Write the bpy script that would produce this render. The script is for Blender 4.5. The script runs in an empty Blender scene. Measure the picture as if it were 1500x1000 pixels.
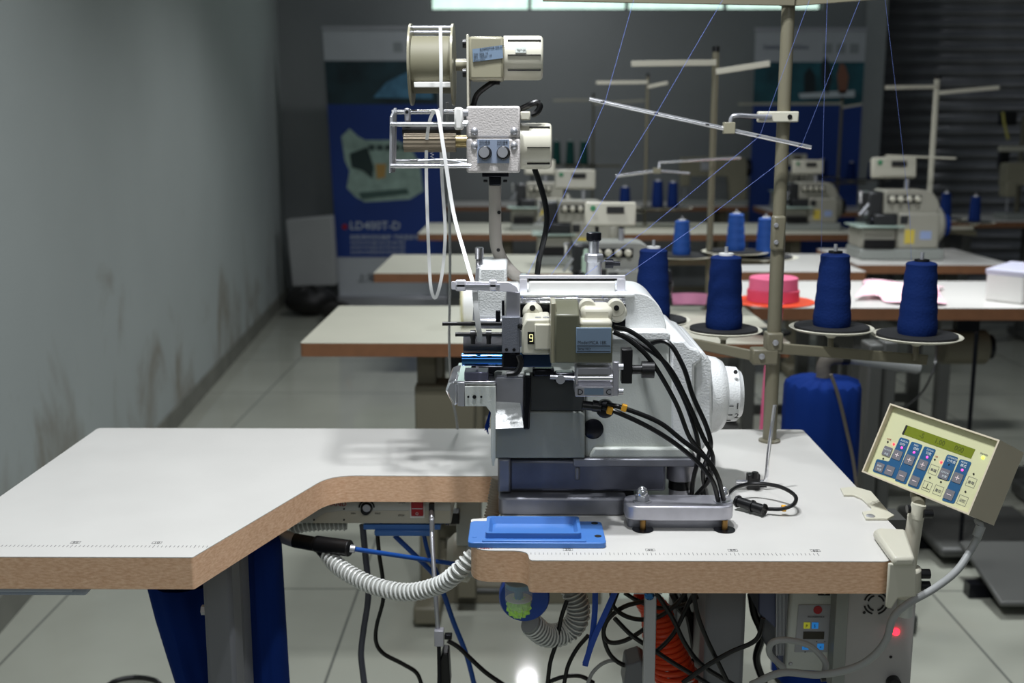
import bpy, bmesh, math, random
from mathutils import Vector, Matrix
random.seed(7)
scn = bpy.context.scene
COL = scn.collection
# ------------------------------------------------------------------ camera
F = 1640.0
CAM = Vector((0, 0, 1.27))
RC = (Matrix.Rotation(math.radians(.5), 3, 'Z') @ Matrix.Rotation(math.radians(90-10.6), 3, 'X'))
cd = bpy.data.cameras.new('camera'); co = bpy.data.objects.new('camera', cd); COL.objects.link(co)
co.matrix_world = Matrix.Translation(CAM) @ RC.to_4x4()
cd.sensor_width = 36; cd.lens = F/1500*36; cd.clip_start = .05
cd.dof.use_dof = True; cd.dof.focus_distance = 1.46; cd.dof.aperture_fstop = 5.0
scn.camera = co
# ------------------------------------------------------------------ world and lights
w = bpy.data.worlds.new('world'); scn.world = w; w.use_nodes = True
w.node_tree.nodes['Background'].inputs[0].default_value = (.80, .90, 1.0, 1)
w.node_tree.nodes['Background'].inputs[1].default_value = .085
def lamp(name, loc, energy, sx, sy, col=(1, 1, 1), target=None, spread=180):
    l = bpy.data.lights.new(name, 'AREA'); l.shape = 'RECTANGLE'; l.size = sx; l.size_y = sy
    l.energy = energy; l.color = col; l.spread = math.radians(spread)
    o = bpy.data.objects.new(name, l); COL.objects.link(o); o.location = loc
    if target: o.rotation_euler = (Vector(target)-Vector(loc)).to_track_quat('-Z', 'Y').to_euler()
    return o
lamp('lamp_front_row', (.10, 1.20, 2.4), 13, .06, .05, (.93, .96, 1.0))
lamp('lamp_front_row_left', (-.12, 1.30, 2.4), 17, .06, .05, (.93, .96, 1.0))
lamp('lamp_front_left', (-.0, .5, 2.7), 4, 1.2, .2, (.96, .98, 1.0))
lamp('lamp_second_row', (1.30, 3.45, 2.5), 12, .25, .15, (.93, .97, 1.0), spread=100)
lamp('fill_right_aisle', (1.7, 2.0, 2.75), 4, .25, .15, (.95, .97, 1.0))  # added fill to brighten the right floor and spools, no known fixture
lamp('lamp_second_row_left', (-.2, 3.0, 2.6), 7.5, .25, .15, (.95, .97, 1.0), spread=120)
lamp('lamp_third_row', (.2, 5.2, 2.7), 20, .8, .15, (.95, .97, 1.0), spread=130)
lamp('lamp_back_row', (.05, 7.7, 2.75), 6, .09, .06, (.95, .97, 1.0))
lamp('fill_behind_camera', (.3, -1.4, 2.3), 8, 1.6, .6, (.95, .98, 1.0), (.0, 2.0, .9))  # added unseen fill that lifts the front faces and table edge
vs = scn.view_settings; scn.display_settings.display_device = 'sRGB'
vs.view_transform = 'Standard'; vs.look = 'None'; vs.gamma = 1; vs.use_curve_mapping = False; vs.exposure = 0.3
# ------------------------------------------------------------------ helpers
def V(*a): return Vector(a)
def P(px, py, Y):
    d = RC @ Vector((px-750, 500-py, -F)); return CAM + d*(Y/d.y)
def PZ(px, py, z):
    d = RC @ Vector((px-750, 500-py, -F)); return CAM + d*((z-CAM.z)/d.z)
def PX(px, py, X):
    d = RC @ Vector((px-750, 500-py, -F)); return CAM + d*(X/d.x)
def s2l(c): return c/12.92 if c <= .04045 else ((c+.055)/1.055)**2.4
def hexc(h): return tuple(s2l(int(h[i:i+2], 16)/255) for i in (0, 2, 4))+(1,)
def mat(name, col, rough=.5, metal=0., bump=0., bscale=300., var=0., vscale=6., emit=None, es=1., trans=0., ior=1.45, coat=0., alpha=1., spec=.5):
    m = bpy.data.materials.new(name); m.use_nodes = True; nt = m.node_tree; b = nt.nodes['Principled BSDF']
    c = hexc(col)
    b.inputs['Base Color'].default_value = c; b.inputs['Roughness'].default_value = rough
    b.inputs['Metallic'].default_value = metal; b.inputs['IOR'].default_value = ior
    b.inputs['Transmission Weight'].default_value = trans; b.inputs['Coat Weight'].default_value = coat
    b.inputs['Alpha'].default_value = alpha; b.inputs['Specular IOR Level'].default_value = spec
    if emit: b.inputs['Emission Color'].default_value = hexc(emit); b.inputs['Emission Strength'].default_value = es
    tc = nt.nodes.new('ShaderNodeTexCoord')
    if bump:
        n = nt.nodes.new('ShaderNodeTexNoise'); n.inputs['Scale'].default_value = bscale; n.inputs['Detail'].default_value = 1.5
        bp = nt.nodes.new('ShaderNodeBump'); bp.inputs['Strength'].default_value = bump; bp.inputs['Distance'].default_value = .002
        nt.links.new(tc.outputs['Object'], n.inputs['Vector']); nt.links.new(n.outputs['Fac'], bp.inputs['Height'])
        nt.links.new(bp.outputs['Normal'], b.inputs['Normal'])
    n2 = nt.nodes.new('ShaderNodeTexNoise'); n2.inputs['Scale'].default_value = vscale; n2.inputs['Detail'].default_value = 5
    r = nt.nodes.new('ShaderNodeValToRGB'); v = var or .04
    r.color_ramp.elements[0].position = .3; r.color_ramp.elements[1].position = .7
    r.color_ramp.elements[0].color = tuple(x*(1-v) for x in c[:3])+(1,); r.color_ramp.elements[1].color = tuple(min(1, x*(1+v)) for x in c[:3])+(1,)
    nt.links.new(tc.outputs['Object'], n2.inputs['Vector']); nt.links.new(n2.outputs['Fac'], r.inputs['Fac']); nt.links.new(r.outputs['Color'], b.inputs['Base Color'])
    return m
def wave_bump(m, scale, axis='Z', strength=.6, dist=.002, kind='BANDS', distort=0):
    nt = m.node_tree; b = nt.nodes['Principled BSDF']; tc = [n for n in nt.nodes if n.type == 'TEX_COORD'][0]
    wv = nt.nodes.new('ShaderNodeTexWave'); wv.bands_direction = axis; wv.inputs['Scale'].default_value = scale; wv.inputs['Distortion'].default_value = distort
    bp = nt.nodes.new('ShaderNodeBump'); bp.inputs['Strength'].default_value = strength; bp.inputs['Distance'].default_value = dist
    nt.links.new(tc.outputs['Object'], wv.inputs['Vector']); nt.links.new(wv.outputs['Fac'], bp.inputs['Height']); nt.links.new(bp.outputs['Normal'], b.inputs['Normal'])
    return m
def root_of(o):
    while o.parent: o = o.parent
    return o
class MB:
    def __init__(s): s.v = []; s.f = []
    def add(s, vs, fs):
        n = len(s.v); s.v += [Vector(p) for p in vs]; s.f += [tuple(i+n for i in f) for f in fs]; return s
    def box(s, c, size, M=None):
        c = Vector(c); x, y, z = [k/2 for k in size]
        vs = [Vector((a*x, b*y, d*z)) for a in (-1, 1) for b in (-1, 1) for d in (-1, 1)]
        if M is not None: vs = [M @ v for v in vs]
        return s.add([c+v for v in vs], [(0, 1, 3, 2), (4, 6, 7, 5), (0, 4, 5, 1), (2, 3, 7, 6), (0, 2, 6, 4), (1, 5, 7, 3)])
    def bx(s, x0, x1, y0, y1, z0, z1): return s.box(((x0+x1)/2, (y0+y1)/2, (z0+z1)/2), (abs(x1-x0), abs(y1-y0), abs(z1-z0)))
    def bar(s, a, b, w, h):
        a, b = Vector(a), Vector(b); d = b-a; q = d.to_track_quat('X', 'Z').to_matrix()
        return s.box((a+b)/2, (d.length, w, h), q)
    def ring(s, c, d, r, seg, ph=0):
        d = Vector(d).normalized(); u = d.orthogonal().normalized()
        if abs(d.z) < .95: u = d.cross(V(0, 0, 1)).normalized()
        w_ = d.cross(u)
        return [Vector(c)+u*(r*math.cos(ph+2*math.pi*k/seg))+w_*(r*math.sin(ph+2*math.pi*k/seg)) for k in range(seg)]
    def rev(s, a, d, prof, seg=24):
        """surface of revolution about axis through a, direction d; prof = [(dist along, radius)]"""
        a = Vector(a); d = Vector(d).normalized(); n = len(s.v); m = len(prof)
        for (t, r) in prof: s.v += s.ring(a+d*t, d, max(r, 1e-5), seg)
        for i in range(m-1):
            for k in range(seg):
                k2 = (k+1) % seg; s.f.append((n+i*seg+k, n+i*seg+k2, n+(i+1)*seg+k2, n+(i+1)*seg+k))
        s.f.append(tuple(n+k for k in range(seg))[::-1]); s.f.append(tuple(n+(m-1)*seg+k for k in range(seg)))
        return s
    def cyl(s, a, b, r, r2=None, seg=20):
        a, b = Vector(a), Vector(b); L = (b-a).length
        return s.rev(a, b-a, [(0, r), (L, r if r2 is None else r2)], seg)
    def tube(s, pts, r, seg=8, smooth=True, closed=False, flat=None):
        pts = [Vector(p) for p in pts]
        if smooth and len(pts) > 2:
            q = []
            ext = [pts[0]*2-pts[1]]+pts+[pts[-1]*2-pts[-2]]
            for i in range(1, len(ext)-2):
                for k in range(6):
                    t = k/6; a, b, c, d = ext[i-1:i+3]
                    q.append(.5*((2*b)+(c-a)*t+(2*a-5*b+4*c-d)*t*t+(3*b-a-3*c+d)*t**3))
            q.append(pts[-1]); pts = q
        n = len(s.v); N = len(pts); u = None
        for i, p in enumerate(pts):
            d = (pts[min(i+1, N-1)]-pts[max(i-1, 0)])
            if d.length < 1e-9: d = V(0, 0, 1)
            d.normalize()
            if u is None:
                u = d.orthogonal().normalized() if flat is None else (Vector(flat)-d*Vector(flat).dot(d)).normalized()
            u = (u-d*u.dot(d)); u = u.normalized() if u.length > 1e-6 else d.orthogonal().normalized()
            w_ = d.cross(u); rr = r[0] if isinstance(r, tuple) else r; r2 = r[1] if isinstance(r, tuple) else r
            for k in range(seg):
                a = 2*math.pi*(k+.5)/seg; s.v.append(p+u*(rr*math.cos(a))+w_*(r2*math.sin(a)))
        for i in range(N-1):
            for k in range(seg):
                k2 = (k+1) % seg; s.f.append((n+i*seg+k, n+i*seg+k2, n+(i+1)*seg+k2, n+(i+1)*seg+k))
        s.f.append(tuple(n+k for k in range(seg))[::-1]); s.f.append(tuple(n+(N-1)*seg+k for k in range(seg)))
        return s
    def prism(s, pts, vec):
        pts = [Vector(p) for p in pts]; vec = Vector(vec); n = len(pts)
        return s.add(pts+[p+vec for p in pts], [tuple(range(n))[::-1], tuple(range(n, 2*n))]+[(i, (i+1) % n, n+(i+1) % n, n+i) for i in range(n)])
    def pp(s, px, Y, depth, rnd=0):
        pts = [P(x, y, Y) for x, y in px]
        if rnd: pts = roundpoly(pts, rnd)
        return s.prism(pts, (0, depth, 0))
    def pb(s, x0, y0, x1, y1, Y, depth):
        """box whose front face covers pixels x0..x1,y0..y1 on the plane Y"""
        a = P(x0, y0, Y); b = P(x1, y1, Y); return s.bx(a.x, b.x, Y, Y+depth, a.z, b.z)
    def grid(s, fn, nu, nv, closed=False):
        n = len(s.v)
        for i in range(nu):
            for j in range(nv): s.v.append(Vector(fn(i/(nu-1), j/(nv-1))))
        for i in range(nu-1):
            for j in range(nv-1): a = n+i*nv+j; s.f.append((a, a+nv, a+nv+1, a+1))
        return s
    def build(s, name, m, parent=None, bevel=0, smooth=True, subsurf=0, solid=0, base=None, seg=2, angle=35):
        if parent is not None: o0 = root_of(parent).location.copy()
        elif base is not None: o0 = Vector(base)
        else:
            xs = [v.x for v in s.v]; ys = [v.y for v in s.v]; zs = [v.z for v in s.v]
            o0 = Vector(((min(xs)+max(xs))/2, (min(ys)+max(ys))/2, min(zs)))
        me = bpy.data.meshes.new(name); me.from_pydata([v-o0 for v in s.v], [], s.f)
        bm = bmesh.new(); bm.from_mesh(me); bmesh.ops.recalc_face_normals(bm, faces=bm.faces); bm.to_mesh(me); bm.free()
        if smooth:
            me.polygons.foreach_set('use_smooth', [True]*len(me.polygons)); me.set_sharp_from_angle(angle=math.radians(angle))
        for mm in (m if isinstance(m, list) else [m]): me.materials.append(mm)
        o = bpy.data.objects.new(name, me); COL.objects.link(o)
        if parent is not None: o.parent = parent
        else: o.location = o0
        if solid: k = o.modifiers.new('solid', 'SOLIDIFY'); k.thickness = solid; k.offset = 0
        if bevel:
            k = o.modifiers.new('bevel', 'BEVEL'); k.width = bevel; k.segments = seg; k.limit_method = 'ANGLE'; k.angle_limit = math.radians(40); k.harden_normals = False
        if subsurf: k = o.modifiers.new('sub', 'SUBSURF'); k.levels = subsurf; k.render_levels = subsurf
        return o
def roundpoly(pts, r, seg=4):
    out = []; n = len(pts)
    for i in range(n):
        a, b, c = pts[i-1], pts[i], pts[(i+1) % n]
        rr = r[i] if isinstance(r, (list, tuple)) else r
        if rr <= 0: out.append(b); continue
        d1 = (a-b); d2 = (c-b); l1 = min(rr, d1.length*.45); l2 = min(rr, d2.length*.45)
        p1 = b+d1.normalized()*l1; p2 = b+d2.normalized()*l2
        for k in range(seg+1):
            t = k/seg; out.append(p1*(1-t)**2+b*2*t*(1-t)+p2*t*t)
    return out
def tag(o, label, cat, group=None, kind=None):
    o['label'] = label; o['category'] = cat
    if group: o['group'] = group
    if kind: o['kind'] = kind
    return o
def thing(name, label, cat, loc, group=None):
    o = bpy.data.objects.new(name, None); o.empty_display_size = .05; COL.objects.link(o); o.location = loc
    return tag(o, label, cat, group)
def struct(name, mb, m, **k):
    o = mb.build(name, m, **k); o['kind'] = 'structure'; return o
def kids(o, L=[]): return [c for c in bpy.data.objects if c.parent == o]
def copy_tree(o, parent=None):
    c = o.copy(); COL.objects.link(c)
    c.parent = parent
    for k in kids(o): copy_tree(k, c)
    return c
def dup(proto, loc, label, rz=0, sc=None, group=None):
    c = copy_tree(proto); c.location = loc; c.rotation_euler = (0, 0, rz)
    if sc: c.scale = sc if isinstance(sc, tuple) else (sc,)*3
    c['label'] = label
    if group: c['group'] = group
    return c
def text(s, size, O, u, v, m, parent, name='lettering', align='LEFT', depth=.0002, width=1.0, spacing=1.0):
    """flat lettering at O; u = reading direction, v = up"""
    cu = bpy.data.curves.new('t', 'FONT'); cu.body = s; cu.size = size; cu.align_x = align; cu.extrude = depth/2; cu.space_character = spacing; cu.resolution_u = 2
    to = bpy.data.objects.new('t', cu); COL.objects.link(to)
    bpy.context.view_layer.update()
    me = bpy.data.meshes.new_from_object(to.evaluated_get(bpy.context.evaluated_depsgraph_get()))
    bpy.data.objects.remove(to)
    u = Vector(u).normalized(); v = Vector(v); v = (v-u*v.dot(u)).normalized(); n = u.cross(v)
    M = Matrix((u*width, v, n)).transposed().to_4x4(); M.translation = Vector(O)+n*depth
    o0 = root_of(parent).location
    me.transform(Matrix.Translation(-o0) @ M)
    me.materials.clear(); me.materials.append(m); me.name = name
    o = bpy.data.objects.new(name, me); COL.objects.link(o); o.parent = parent
    return o
# ------------------------------------------------------------------ materials
M = {}
M['lam2'] = mat('cream_laminate', 'b9b8a8', .35, var=.03, vscale=9)
M['lam'] = mat('white_laminate', 'c9c7c2', .32, var=.03, vscale=9, bump=.02, bscale=900)
M['wood'] = mat('beech_edge', 'a87c5c', .5, var=.12, vscale=130, bump=.08, bscale=500)
def woodify(m, col1, col2):
    nt = m.node_tree; r = [n for n in nt.nodes if n.type == 'VALTORGB'][0]; n = r.inputs['Fac'].links[0].from_node
    mp = nt.nodes.new('ShaderNodeMapping'); mp.inputs['Scale'].default_value = (1, 1, 3)
    tc = [q for q in nt.nodes if q.type == 'TEX_COORD'][0]
    nt.links.new(tc.outputs['Object'], mp.inputs['Vector']); nt.links.new(mp.outputs['Vector'], n.inputs['Vector'])
    r.color_ramp.elements[0].color = hexc(col1); r.color_ramp.elements[1].color = hexc(col2)
woodify(M['wood'], 'd6a884', 'eec8a6')
M['wood2'] = mat('brown_edge', '7a5338', .5, var=.1, vscale=30)
M['ham'] = mat('hammered_light_grey_paint', 'e0e2e1', .33, bump=.35, bscale=420, coat=.3)
M['hamp'] = mat('hammered_warm_grey_paint', 'c2bdba', .35, bump=.35, bscale=420, coat=.3)
M['grey'] = mat('grey_paint', '8d918c', .4, bump=.08, bscale=500)
M['lgrey'] = mat('light_grey_paint', 'bcc0ba', .38, bump=.12, bscale=500)
M['white'] = mat('white_paint', 'e4e3df', .35)
M['cream'] = mat('cream_enamel', '8c8874', .3)
M['cream2'] = mat('cream_plastic', 'c0bdad', .35)
M['bgm'] = mat('dull_cream_machine_paint', '98968a', .4)
M['bgm2'] = mat('dull_grey_machine_paint', '8c8d88', .4)
M['bgd'] = mat('dark_oily_machine_steel', '3a3b3c', .3, .5)
M['olive'] = mat('olive_cream_cover', '5c5c4b', .4)
M['chrome'] = mat('chrome', 'ececf0', .14, .85, spec=.8)
M['bright'] = mat('bright_nickel', 'e6e4ec', .3, .3)
M['steel'] = mat('brushed_steel', 'b4b5ba', .33, .65, bump=.05, bscale=900)
M['cast'] = mat('machined_cast_iron', '85868d', .42, .75, var=.12, vscale=25)
M['alu'] = mat('cast_aluminium', 'b9b8c0', .36, .7, var=.1, vscale=30)
M['dark'] = mat('blackened_steel', '1b1c22', .25, .6)
M['black'] = mat('black_plastic', '0d0d0f', .35)
M['rubber'] = mat('black_rubber_cable', '0b0b0c', .32)
M['blue'] = mat('blue_plastic', '4677bd', .35)
M['bluestl'] = mat('blued_steel', '3c6fa6', .12, 1)
M['pole'] = mat('beige_grey_tube', '6c6857', .35)
M['spring'] = mat('thread_blue', '0c2356', .8, spec=.15, bump=.35, bscale=260)
M['spring2'] = mat('bright_blue_thread', '194a96', .7, bump=.35, bscale=260)
M['thread'] = mat('blue_thread', '7388d6', .6)
M['felt'] = mat('dark_foam_pad', '17181a', .9)
M['tray'] = mat('cream_dish', 'c9c6b4', .35)
M['tape'] = mat('white_elastic_tape', 'f0f0ee', .6)
M['cordg'] = mat('grey_cable_sleeve', '9a9c9b', .45)
M['bag'] = mat('blue_fabric', '122c6c', .9, spec=.08, var=.15, vscale=5, bump=.1, bscale=60)
M['legg'] = mat('grey_steel_stand', '6e7074', .4)
M['legd'] = mat('dark_grey_stand', '4b4c49', .45)
M['legb'] = mat('beige_stand', '6b6757', .5)
M['red'] = mat('red_plastic', 'a01420', .3)
M['orange'] = mat('orange_plastic', 'e8502a', .35)
M['pink'] = mat('pink_ribbon', 'e0688c', .7)
M['pinkl'] = mat('pale_pink_cloth', 'f3c3cf', .8)
M['yellow'] = mat('yellow_tag', 'e2a42e', .5)
M['duct'] = mat('dusty_brown_duct', '9c9182', .7)
M['ink'] = mat('black_ink', '1a1a1a', .7)
M['inkg'] = mat('grey_ink', '6a6a6a', .7)
M['inkr'] = mat('red_ink', 'a02a30', .6)
M['inkw'] = mat('white_ink', 'cfd8dc', .6)
M['lab'] = mat('blue_grey_label', '6f8297', .4)
M['labl'] = mat('pale_metal_label', '9aa7bd', .3, .3)
M['green'] = mat('dark_green_thread', '0f4a44', .8, bump=.3, bscale=260)
M['redled'] = mat('red_led', 'ff3030', .3, emit='ff2030', es=4)
M['gled'] = mat('yellow_led', 'd8ff40', .3, emit='d0ff30', es=5)
M['bled'] = mat('blue_display_icon', '3aa0ff', .3, emit='2f9cff', es=.15)
M['yled'] = mat('yellow_display_icon', 'c8c840', .3, emit='e0e040', es=.12)
M['spiral'] = mat('clear_spiral_plastic', 'd8dad6', .25)
M['glass'] = mat('clear_plastic', 'eef2f4', .05, trans=1, ior=1.3)
M['dbrown'] = mat('dirty_grey_duct', '5d5850', .7, bump=.5, bscale=120)
# ------------------------------------------------------------------ room
def floor_mat():
    m = mat('polished_floor_tile', '9ea094', .07, var=.1, vscale=1.6); nt = m.node_tree; b = nt.nodes['Principled BSDF']
    tc = [n for n in nt.nodes if n.type == 'TEX_COORD'][0]
    br = nt.nodes.new('ShaderNodeTexBrick'); br.offset = 0; br.inputs['Scale'].default_value = 1
    br.inputs['Brick Width'].default_value = .805; br.inputs['Row Height'].default_value = .805; br.inputs['Mortar Size'].default_value = .004; br.inputs['Mortar Smooth'].default_value = .3
    mp = nt.nodes.new('ShaderNodeMapping'); mp.inputs['Location'].default_value = (.46+.805*9, -2.98+.805*9, 0)
    ramp = b.inputs['Base Color'].links[0].from_node
    nt.links.new(tc.outputs['Object'], mp.inputs['Vector']); nt.links.new(mp.outputs['Vector'], br.inputs['Vector'])
    nt.links.new(ramp.outputs['Color'], br.inputs['Color1']); nt.links.new(ramp.outputs['Color'], br.inputs['Color2']); br.inputs['Mortar'].default_value = hexc('686a64')
    nt.links.new(br.outputs['Color'], b.inputs['Base Color'])
    return m
fl = MB().grid(lambda u, v: (-3+10*u, -3+14*v, 0), 2, 2)
struct('floor', fl, floor_mat(), base=(0, 0, 0))
def wall_mat():
    m = mat('stained_plaster', '9fa6a4', .75, var=.05, vscale=1.2, bump=.15, bscale=40); nt = m.node_tree; b = nt.nodes['Principled BSDF']
    tc = [n for n in nt.nodes if n.type == 'TEX_COORD'][0]; ramp = b.inputs['Base Color'].links[0].from_node
    n = nt.nodes.new('ShaderNodeTexNoise'); n.inputs['Scale'].default_value = 3.2; n.inputs['Detail'].default_value = 8; n.inputs['Roughness'].default_value = .62
    n.inputs['Distortion'].default_value = .6
    sp = nt.nodes.new('ShaderNodeSeparateXYZ'); mr = nt.nodes.new('ShaderNodeMapRange')
    mr.inputs['From Min'].default_value = 0; mr.inputs['From Max'].default_value = 1.0; mr.inputs['To Min'].default_value = .22; mr.inputs['To Max'].default_value = -.1
    nt.links.new(tc.outputs['Object'], sp.inputs[0]); nt.links.new(sp.outputs['Z'], mr.inputs['Value'])
    mp = nt.nodes.new('ShaderNodeMapping'); mp.inputs['Scale'].default_value = (1, 1, .6)
    nt.links.new(tc.outputs['Object'], mp.inputs['Vector']); nt.links.new(mp.outputs['Vector'], n.inputs['Vector'])
    ad = nt.nodes.new('ShaderNodeMath'); ad.operation = 'ADD'; nt.links.new(n.outputs['Fac'], ad.inputs[0]); nt.links.new(mr.outputs['Result'], ad.inputs[1])
    r2 = nt.nodes.new('ShaderNodeValToRGB'); r2.color_ramp.elements[0].position = .60; r2.color_ramp.elements[1].position = .84
    nt.links.new(ad.outputs[0], r2.inputs['Fac'])
    mx = nt.nodes.new('ShaderNodeMix'); mx.data_type = 'RGBA'
    nt.links.new(r2.outputs['Color'], mx.inputs[0]); nt.links.new(ramp.outputs['Color'], mx.inputs[6]); mx.inputs[7].default_value = hexc('7b776b')
    nt.links.new(mx.outputs[2], b.inputs['Base Color'])
    return m
WM = wall_mat()
def wx(Y): return -1.145-.078*Y
BY = 8.6
wl = MB(); y0, y1 = -3, BY+.1
wl.prism([V(wx(y0), y0, 0), V(wx(y1), y1, 0), V(wx(y1), y1, 3.2), V(wx(y0), y0, 3.2)], (-.12, 0, 0))
struct('wall_left', wl, WM, smooth=False)
bb = MB(); bb.prism([V(wx(y0), y0, .0), V(wx(BY), BY, .0), V(wx(BY), BY, .09), V(wx(y0), y0, .09)], (.012, 0, 0))
struct('baseboard_left', bb, mat('dark_skirting_paint', '6f7068', .6, var=.15, vscale=8))
# patches of fallen plaster on the left wall
BWM = mat('grey_back_wall', '8c9090', .8, var=.06, vscale=1.5)
WZ = P(700, 15, BY).z
xw = [P(x, 8, BY).x for x in (630, 776, 919, 1064, 1205)]
SX0 = P(1287, 200, BY).x
bw = MB(); xL = wx(BY)-.1
bw.bx(xL, SX0, BY, BY+.12, 0, WZ); bw.bx(xL, xw[0], BY, BY+.12, WZ, 3.2); bw.bx(xw[-1], SX0, BY, BY+.12, WZ, 3.2); bw.bx(xw[0], xw[-1], BY, BY+.12, WZ+.5, 3.2)
struct('wall_back', bw, BWM, smooth=False)
pil = MB(); pil.bx(P(1258, 200, BY).x, SX0, BY-.05, BY, 0, 3.2); struct('trim_1', pil, mat('pale_pillar_paint', 'a3a7a6', .7), bevel=.004)
WIN = mat('daylight_through_frosted_glass', 'cfeee0', .4, emit='c3ecdb', es=.95, var=.1, vscale=14)
nt = WIN.node_tree; rr = nt.nodes['Principled BSDF'].inputs['Base Color'].links[0].from_node
nt.links.new(rr.outputs['Color'], nt.nodes['Principled BSDF'].inputs['Emission Color'])
FR = mat('dark_window_frame', '2c302e', .5)
for i in range(4):
    g = MB(); g.bx(xw[i]+.012, xw[i+1]-.012, BY+.07, BY+.075, WZ+.012, WZ+.49)
    o = struct('window_%d' % (i+1), g, WIN)
    f = MB(); a, b = xw[i], xw[i+1]
    for q in ((a, a+.012, WZ, WZ+.5), (b-.012, b, WZ, WZ+.5), (a+.012, b-.012, WZ, WZ+.012), (a+.012, b-.012, WZ+.488, WZ+.5)): f.bx(q[0], q[1], BY+.05, BY+.09, q[2], q[3])
    f.build('window_frame', FR, o)
# roller shutter right of the pillar
SHM = mat('dark_galvanised_shutter', '7a7b7e', .3, .5, var=.25, vscale=3)
sh = MB(); x1 = 6.8; n = 36; pitch = .088
prof = []
for i in range(n):
    z = i*pitch
    for k in range(6):
        t = k/6; prof.append((z+t*pitch, -.018*math.sin(math.pi*min(1, t/.85)) if t < .85 else .004))
def shf(u, v):
    i = int(round(v*(len(prof)-1))); return (SX0+.01+(x1-SX0)*u, BY+.1+prof[i][1], prof[i][0])
sh.grid(shf, 2, len(prof))
so = struct('wall_shutter', sh, SHM, solid=.002)
wr = MB(); wr.bx(6.8, 6.92, -3, BY+.12, 0, 3.2)
struct('wall_right', wr, BWM, smooth=False)
# ------------------------------------------------------------------ front table
ZT = .76
def top_poly(px): return [PZ(x, y, ZT) for x, y in px]
pts = top_poly([(-126, 812), (282, 816), (484, 696), (738, 697), (735, 757), (690, 760), (690, 806), (772, 806), (776, 824), (1303, 825)])
pts[0] = V(-.742, pts[1].y, ZT)
yf, yb = pts[1].y, 1.895
pts[8].y = pts[9].y = yf-.006
pts += [V(.490, 1.345, ZT), V(.490, yb-.0, ZT), V(-.742, yb, ZT)]
rad = [.003, .003, .04, .006, .004, .004, .03, .022, .006, .006, .006, .01, .01]
pts = roundpoly(pts, rad, 6)
TBL = thing('sewing_table', 'large white-topped sewing table with beech edge and a cut-out notch, carrying the machine in front', 'table', (-.1, 1.6, 0))
MB().prism([V(p.x, p.y, .7185) for p in pts], (0, 0, .0403)).build('edge_banding', M['wood'], TBL)
TT = MB().prism([V(p.x, p.y, .7590) for p in pts], (0, 0, .001)).build('tabletop', M['lam'], TBL)
rl = MB(); yr0 = PZ(900, 811, ZT).y
ax, bx_ = PZ(832, 806, ZT).x, PZ(1192, 803, ZT).x
st = (bx_-ax)/60
for k in range(-9, 61):
    x = ax+k*st; L = .006 if k % 10 else .009
    rl.bx(x-.0003, x+.0003, yr0-L/2, yr0+L/2, ZT+.0001, ZT+.0003)
al, bl = PZ(110, 795, ZT).x, PZ(228, 797, ZT).x
stl = (bl-al)/20
for k in range(-24, 34):
    x = al+k*stl; L = .006 if k % 10 else .009
    y = PZ(200, 800, ZT).y
    if x < -.39: rl.bx(x-.0003, x+.0003, y-L/2, y+L/2, ZT+.0001, ZT+.0003)
rl.build('ruler_marking', M['inkg'], TBL, smooth=False)
def rnum(s, x, y):
    y += .013
    f = MB()
    for q in ((-.006, .006, -.0035, -.0031), (-.006, .006, .0031, .0035), (-.006, -.0056, -.0035, .0035), (.0056, .006, -.0035, .0035)): f.bx(x+q[0], x+q[1], y+q[2], y+q[3], ZT+.0001, ZT+.0003)
    f.build('number_frame', M['inkg'], TBL, smooth=False)
    text(s, .0075, (x, y-.0026, ZT+.0001), (1, 0, 0), (0, 1, 0), M['inkg'], TBL, 'ruler_number', 'CENTER')
for i, s in enumerate(('30', '40', '50', '60')): rnum(s, ax+i*20*st, yr0)
for i, s in enumerate(('20', '10')): rnum(s, al+i*20*stl, PZ(200, 800, ZT).y)
text('KEFLT', .006, PZ(703, 804, ZT)+V(0, 0, .0001), (1, 0, 0), (0, 1, 0), M['inkr'], TBL, 'small_print')
# stand of the front table: two grey ends
def stand(px0, px1, Yf, label_side):
    a = PZ(px0, 900, 0)
def leg_end(x, w_, yf_, yb_, name='leg'):
    m = MB(); m.bx(x, x+w_, yf_, yf_+.05, .06, .7185); m.build(name, M['legg'], TBL, bevel=.006)
    m = MB(); m.bx(x+.004, x+w_-.004, yb_-.05, yb_, .06, .7185); m.build(name, M['legg'], TBL, bevel=.006)
    m = MB(); m.bx(x+.006, x+w_-.006, yf_+.05, yb_-.05, .60, .7185); m.bx(x+.012, x+.018, yf_+.05, yb_-.05, .1, .6); m.build('side_plate', M['legg'], TBL, bevel=.004)
    m = MB(); m.bx(x-.005, x+w_+.005, yf_-.12, yb_+.06, .02, .07); m.build('foot_rail', M['legg'], TBL, bevel=.008)
    for y in (yf_-.08, yb_+.02):
        f = MB(); f.cyl((x+w_/2, y, 0), (x+w_/2, y, .022), .022); f.build('foot_pad', M['black'], TBL)
xa = P(298, 900, 1.42).x; leg_end(xa, .040, 1.42, 1.535)
xb = P(1034, 900, 1.44).x; leg_end(xb, .055, 1.44, 1.84)
bt = MB(); q = P(291, 902, 1.42); bt.cyl((xa-.008, 1.44, q.z), (xa, 1.44, q.z), .007, seg=6); bt.build('hex_bolt', M['steel'], TBL)
ap = MB(); ap.bx(xa+.04, xb, 1.80, 1.83, .10, .16); ap.build('cross_rail', M['legg'], TBL, bevel=.004)
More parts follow.
